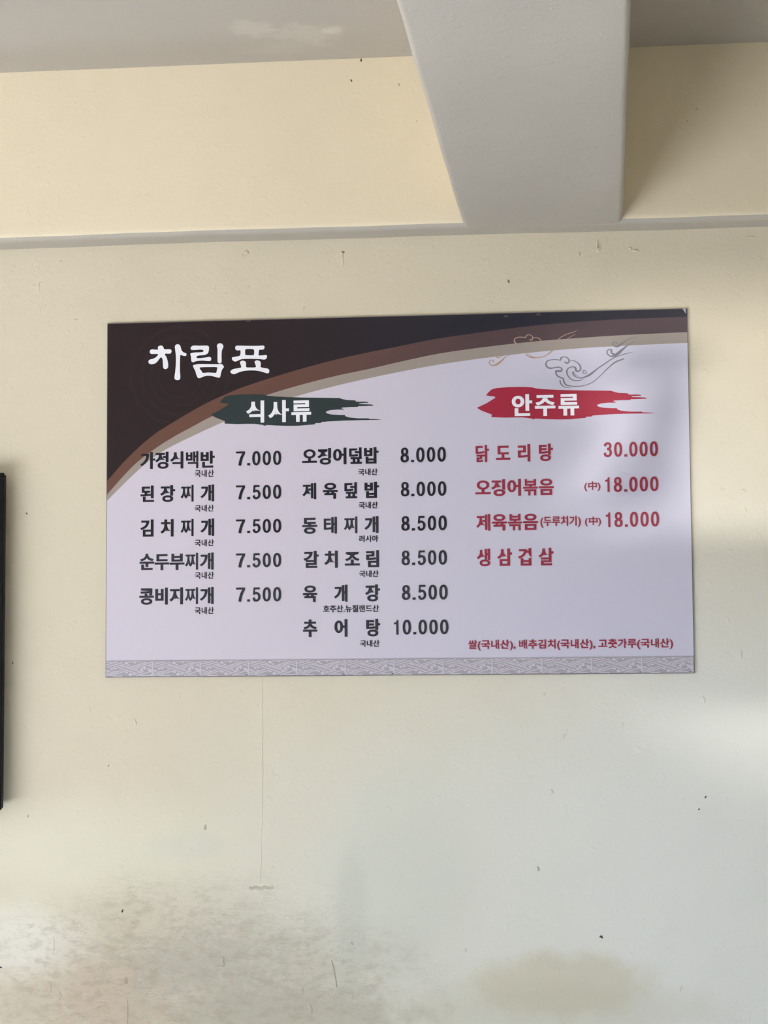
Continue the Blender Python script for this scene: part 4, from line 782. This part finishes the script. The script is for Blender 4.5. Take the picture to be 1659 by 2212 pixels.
def fig(c):
    if c == '0': return [ring(.5, .5, .5, .505, TX, TY)]
    if c == '8': return [ring(.5, .74, .44, .265, TX * .95, TY * .85), ring(.5, .275, .5, .28, TX, TY * .9)]
    if c == '1': return [([(.47, 0), (.75, 0), (.75, 1), (.54, 1), (.50, .90), (.36, .84), (.17, .82), (.17, .70), (.47, .71)],
                          [(0, 1, 2, 3, 4, 8), (4, 5, 6, 7, 8)])]
    if c == '7': return [([(0, 1), (1, 1), (1, .865), (.79, .865), (.0, .865)], [(0, 1, 2, 3, 4)]),
                         path([(.90, .90), (.70, .68), (.55, .42), (.46, .18), (.43, 0)], TX * 1.05, TY)]
    if c == '5': return [([(.17, 1), (.92, 1), (.92, .865), (.37, .865), (.17, .865)], [(0, 1, 2, 3, 4)]),
                         ([(.17, 1), (.37, .93), (.31, .52), (.08, .47)], [(0, 1, 2, 3)]),
                         path([(.20, .51), (.34, .585), (.53, .60), (.76, .53), (.865, .33), (.76, .14), (.50, .06), (.27, .11), (.15, .27)], TX, TY)]
    if c == '3': return [path([(.15, .74), (.22, .87), (.48, .935), (.75, .88), (.82, .74), (.70, .60), (.42, .545)], TX, TY),
                         path([(.42, .545), (.72, .50), (.865, .31), (.76, .12), (.48, .06), (.20, .12), (.13, .29)], TX, TY)]
    if c == '.': return [([(0, 0), (1, 0), (1, 1), (0, 1)], [(0, 1, 2, 3)])]
def price(s, x0, x1, yt, yb, mat, lastw=17.0, dotx=None):
    """x0..x1 is the ink of the whole price; figures share one pitch, the point is a small square"""
    V = []; F = []; y = depth(); x = x0; n = len(s)
    # pitch from layout: figure 17, gap 5, point 6 with gaps 4.6
    units = {'7': 19.0, '1': 15.5, '.': 6.2}
    ws = [units.get(c, 17.2) for c in s]
    gaps = []
    for a, b in zip(s, s[1:]): gaps.append(4.6 if '.' in (a, b) else 4.9)
    tot = sum(ws) + sum(gaps); k = (x1 - x0) / tot; ym = (yt + yb) / 2
    for i, c in enumerate(s):
        w_ = ws[i] * k; sl = -.0145 * (x - x0)
        a0_ = B(x, yb)[0]; a1_ = B(x + w_, yb)[0]; z0, z1 = B(x0, yb)[1], B(x0, yt)[1]
        if c == '.': z1 = z0 + (z1 - z0) * .165
        for j, (v, f) in enumerate(fig(c)):
            o = len(V); V += [(a0_ + p * (a1_ - a0_), y - .000005 * j, z0 + q2 * (z1 - z0)) for p, q2 in v]
            F += [tuple(t_ + o for t_ in ff) for ff in f]
        x += w_ + (gaps[i] * k if i < n - 1 else 0)
    return mesh('price_figures', V, F, mat, board)
for i, (t, b) in enumerate(((975.8, 1006), (1049, 1079), (1122.5, 1152), (1196, 1226), (1269.6, 1300))):
    price('7.000' if i == 0 else '7.500', 510, 607.5, t, b, M_black if i < 3 else M_ink)
for i, (s, x0, x1, t, b) in enumerate((('8.000', 865.3, 963, 967.7, 999), ('8.000', 866, 964, 1041.6, 1072.5), ('8.500', 867, 965.2, 1115.3, 1146.7),
        ('8.500', 867.6, 965.5, 1189.8, 1221), ('8.500', 868.3, 967, 1264.3, 1296), ('10.000', 848.5, 968.8, 1339.5, 1371))):
    price(s, x0, x1, t, b, M_black if i < 3 else M_ink)
for s, x0, x1, t, b in (('30.000', 1304.5, 1421.2, 956, 987.5), ('18.000', 1305, 1422.3, 1031.5, 1063), ('18.000', 1306.4, 1424, 1107, 1139)):
    price(s, x0, x1, t, b, M_rtxt)

# ---- ornamental band along the lower edge
z0b, z1b = E_, B(240, 1427.5)[1]
z1b = B(850, 1423)[1]
fill('lattice_band', [[(E_, z0b), (BWD - E_, z0b), (BWD - E_, z1b), (E_, z1b)]], M_band, 'grey lattice band along the lower edge')
HB = z1b - z0b
# tile in units: u 0..1 across, v 0..1 up; light fret lines
def fret():
    L = []
    def ln(a, b, w_=.075): L.append(([a, b], w_))
    # tile 715 x 225 px in the enlarged photo, u = (x-70)/715, v = 1-(y-80)/225
    def q(x1_, y1_, x2_, y2_, w_=.07): ln(((x1_ - 70) / 715, 1 - (y1_ - 80) / 225), ((x2_ - 70) / 715, 1 - (y2_ - 80) / 225), w_)
    q(85, 135, 260, 92); q(95, 165, 330, 105); q(130, 185, 390, 118, .05)
    q(250, 168, 530, 255); q(285, 145, 600, 238); q(330, 140, 560, 205, .05)
    q(455, 168, 700, 100); q(500, 180, 780, 100); q(540, 190, 790, 128, .05)
    q(85, 292, 320, 212); q(150, 292, 370, 228); q(60, 270, 230, 225, .05)
    q(430, 292, 650, 232); q(540, 295, 780, 225); q(480, 275, 620, 240, .05)
    q(90, 100, 170, 100, .05); q(420, 98, 560, 92, .05); q(720, 150, 785, 170); q(90, 240, 150, 225, .05); q(600, 292, 780, 290, .06)
    q(190, 298, 330, 298, .07); q(560, 100, 640, 88, .05); q(80, 215, 130, 225); q(700, 190, 780, 215)
    return L
blobs = [(395, 115, 34, 26), (430, 140, 26, 16), (170, 200, 24, 22), (215, 188, 34, 22), (620, 205, 36, 24), (665, 185, 34, 22), (390, 245, 34, 26), (450, 268, 34, 22), (740, 215, 34, 26),
         (60, 240, 26, 30), (60, 285, 34, 18), (770, 285, 40, 18), (520, 105, 24, 14)]
x_l = B(231, 1443)[0]; pitch = (B(1252 / 3.95 + 220, 1443)[0] - B(435 / 3.95 + 220, 1443)[0]) / 2
ph0 = B(435 / 3.95 + 220, 1443)[0]
yb_ = depth(); V = []; F = []; LN = fret()
def addq(p4):
    o = len(V); V.extend([(a, yb_ - .000003 * (o % 7), b) for a, b in p4]); F.append(tuple(range(o, o + len(p4))))
def cl(a, b): return (min(max(a, E_), BWD - E_), min(max(b, z0b), z1b))
for k in range(-2, 14):
    u0_ = ph0 + k * pitch
    for (a, b), w_ in LN:
        A = np.array([u0_ + a[0] * pitch, z0b + a[1] * HB]); C_ = np.array([u0_ + b[0] * pitch, z0b + b[1] * HB])
        if A[0] < -.002 and C_[0] < E_ or A[0] > BWD: continue
        t_ = (C_ - A) / np.linalg.norm(C_ - A); n_ = np.array([-t_[1], t_[0]]) * w_ * HB * .42
        addq([cl(*(A + n_)), cl(*(A - n_)), cl(*(C_ - n_)), cl(*(C_ + n_))])
    for (bx_, by_, rw, rh) in blobs:
        cx_ = u0_ + (bx_ - 70) / 715 * pitch; cz_ = z0b + (1 - (by_ - 80) / 225) * HB
        if cx_ < .004 or cx_ > BWD - .004: continue
        ring_ = [cl(cx_ + math.cos(a) * rw / 715 * pitch * (.7 + .3 * math.sin(3 * a + bx_)), cz_ + math.sin(a) * rh / 225 * HB * (.7 + .3 * math.cos(2 * a + by_))) for a in [i / 9 * 6.283 for i in range(9)]]
        addq(ring_)
    if E_ < u0_ < BWD - E_:
        addq([cl(u0_ - .0011, z0b + .002), cl(u0_ + .0011, z0b + .002), cl(u0_ + .0011, z1b - .002), cl(u0_ - .0011, z1b - .002)])
mesh('lattice_pattern', V, F, M_bandl, board)['label'] = 'pale fret lines of the lower band'
# small pieces of clear tape and chips at the upper edge
for (a, b, w_, h_) in ((537, 695, .012, .0022), (1093, 685, .010, .003), (1163, 681, .010, .003)):
    c = B(a, b); flat('tape_scrap', [(c[0] - w_ / 2, c[1]), (c[0] + w_ / 2, c[1]), (c[0] + w_ * .3, min(c[1] + h_, BHT)), (c[0] - w_ * .35, min(c[1] + h_, BHT))], [(0, 1, 2, 3)], pmat('tape', '5a5058'))
c = B(1478, 668); flat('tape_scrap', [(c[0] - .004, c[1] + .001), (c[0] + .002, c[1] - .008), (c[0] + .0035, c[1] - .008), (c[0] + .003, c[1] + .002)], [(0, 1, 2, 3)], pmat('tape', 'a8a4ac'), 'pale tape scrap at the upper right corner')

# ------------------------------------------------------------------ black panel at the left edge of the frame
PY = -.045
e1 = px(7.5, 1021, PY); e2 = px(2.5, 1750, PY)
xr = (e1.x + e2.x) / 2; zt, zb_ = e1.z, e2.z
tv = bpy.data.objects.new('television', None); COL.objects.link(tv); tv.location = (xr - .62, 0, zb_)
tag(tv, 'black slim framed flat panel hung on the wall left of the menu board', 'television')
M_tvb = flat_mat('black_plastic', '07080b', .5, .15); M_scr = flat_mat('dark_screen_glass', '060708', .08)
Wd, Ht = 1.24, zt - zb_
box('body', (-Wd / 2 + .06, -.035, .06), (Wd / 2 - .06, -.004, Ht - .06), M_tvb, tv, .006)
box('casing', (-Wd / 2 + .001, -.042, .001), (Wd / 2 - .001, -.020, Ht - .001), M_tvb, tv, .005)
for (a, b) in (((-Wd / 2, 0), (Wd / 2, .014)), ((-Wd / 2, Ht - .012), (Wd / 2, Ht)), ((-Wd / 2, .014), (-Wd / 2 + .012, Ht - .012)), ((Wd / 2 - .012, .014), (Wd / 2, Ht - .012))):
    box('bezel', (a[0], -.046, a[1]), (b[0], -.040, b[1]), M_tvb, tv, .0015, 2)
box('screen', (-Wd / 2 + .012, -.0435, .014), (Wd / 2 - .012, -.0405, Ht - .012), M_scr, tv)
finish_fills()

# ------------------------------------------------------------------ added leafy planter, unseen behind the camera, only to break up the glint
YP = -4.9
def onp(X_, Y_):
    p = px(X_, Y_, 0); t = (p.y - YP) / (p.y - GLP.y); return p + (GLP - p) * t
blocker = bpy.data.objects.new('added_glint_blocker', None); COL.objects.link(blocker)  # added blocker, shaped to cast the leafy shadows in the glint
M_leaf = flat_mat('green_leaf', '3f6a33', .5, .5, .2); M_pot = flat_mat('terracotta', '9a6244', .7); M_cord = flat_mat('jute_cord', '8c7a5a', .8)
pa, pb = onp(1080, 1165), onp(1900, 1525)
blocker.location = (pa.x / 2 + pb.x / 2, YP, pb.z)
tag(blocker, 'added unseen planter with broad leaves behind the viewer, shaping the glint', 'planter')
PL = blocker.location.copy()
hw, hh = (pb.x - pa.x) / 2, pa.z - pb.z
V = []; F = []
for z_, kx, ky in ((0, .93, .06), (hh * .8, .97, .075), (hh * .8, 1, .08), (hh, 1, .08), (hh, .95, .07), (hh * .85, .94, .068)):
    for sx_, sy_ in ((-1, -1), (1, -1), (1, 1), (-1, 1)): V.append((sx_ * hw * kx, sy_ * ky, z_))
for r_ in range(5):
    for k in range(4): F.append((r_ * 4 + k, r_ * 4 + (k + 1) % 4, r_ * 4 + 4 + (k + 1) % 4, r_ * 4 + 4 + k))
F += [(3, 2, 1, 0), (20, 21, 22, 23)]
mesh('pot', V, F, M_pot, blocker)
for sx_ in (-1, 1):
    for sy_ in (-1, 1):
        x_ = sx_ * hw * .9; y_ = sy_ * .07; zt_ = ZC - PL.z
        V = []; F = []; n = 8
        for (cx_, cy_, cz_) in ((x_, y_, hh * .85), (x_, y_ * .6, zt_)):
            for i in range(n): V.append((cx_ + .002 * math.cos(i / n * 6.283), cy_ + .002 * math.sin(i / n * 6.283), cz_))
        F = [(i, (i + 1) % n, n + (i + 1) % n, n + i) for i in range(n)]
        mesh('cord', V, F, M_cord, blocker)
def leaf(X_, Y_, L_, W_, ang, seed):
    """broad pointed leaf with a folded midrib and its stalk down to the pot"""
    c = onp(X_, Y_) - PL; r = random.Random(seed); ca, sa = math.cos(ang), math.sin(ang); V = []; F = []; n = 9
    for i in range(n + 1):
        t = i / n; wv = W_ / 2 * (math.sin(math.pi * t ** .8) ** .8) if 0 < i < n else .001
        for s2 in (-1, -.5, 0, .5, 1):
            u, v = (t - .5) * L_, wv * s2
            V.append((c.x + u * ca - v * sa, -.02 + .02 * r.random() - .25 * abs(v) + .05 * t * t, c.z + u * sa + v * ca))
    for i in range(n):
        for j in range(4): F.append((5 * i + j, 5 * i + j + 1, 5 * i + 6 + j, 5 * i + 5 + j))
    lf = mesh('leaf', V, F, M_leaf, blocker, True)
    b0 = Vector((c.x - L_ / 2 * ca, -.02, c.z - L_ / 2 * sa)); b1 = Vector((max(-hw * .85, min(hw * .85, c.x + r.uniform(-.03, .03))), 0, hh * .84))
    V = []; F = []
    for k in range(6):
        t = k / 5; p = b0.lerp(b1, t) + Vector((.015 * math.sin(t * math.pi), 0, 0))
        for i in range(6): V.append((p.x + .0022 * math.cos(i * 1.047), p.y + .0022 * math.sin(i * 1.047), p.z))
        if k: F += [((k - 1) * 6 + i, (k - 1) * 6 + (i + 1) % 6, k * 6 + (i + 1) % 6, k * 6 + i) for i in range(6)]
    mesh('stem', V, F, M_leaf, lf)
for k, a in enumerate([(1425, 775, .085, .038, .1), (1440, 880, .06, .045, 1.4), (1405, 1000, .085, .05, 1.2), (1270, 1105, .12, .020, .05),  # leaf places picked for where their shadows cut the glint
                       (1170, 975, .10, .060, .6), (1070, 900, .10, .07, .3), (1060, 1100, .08, .05, -.4), (1180, 830, .09, .04, .2), (1330, 1060, .05, .03, 2.2), (1000, 1000, .09, .07, .9)]):
    leaf(*a, k)
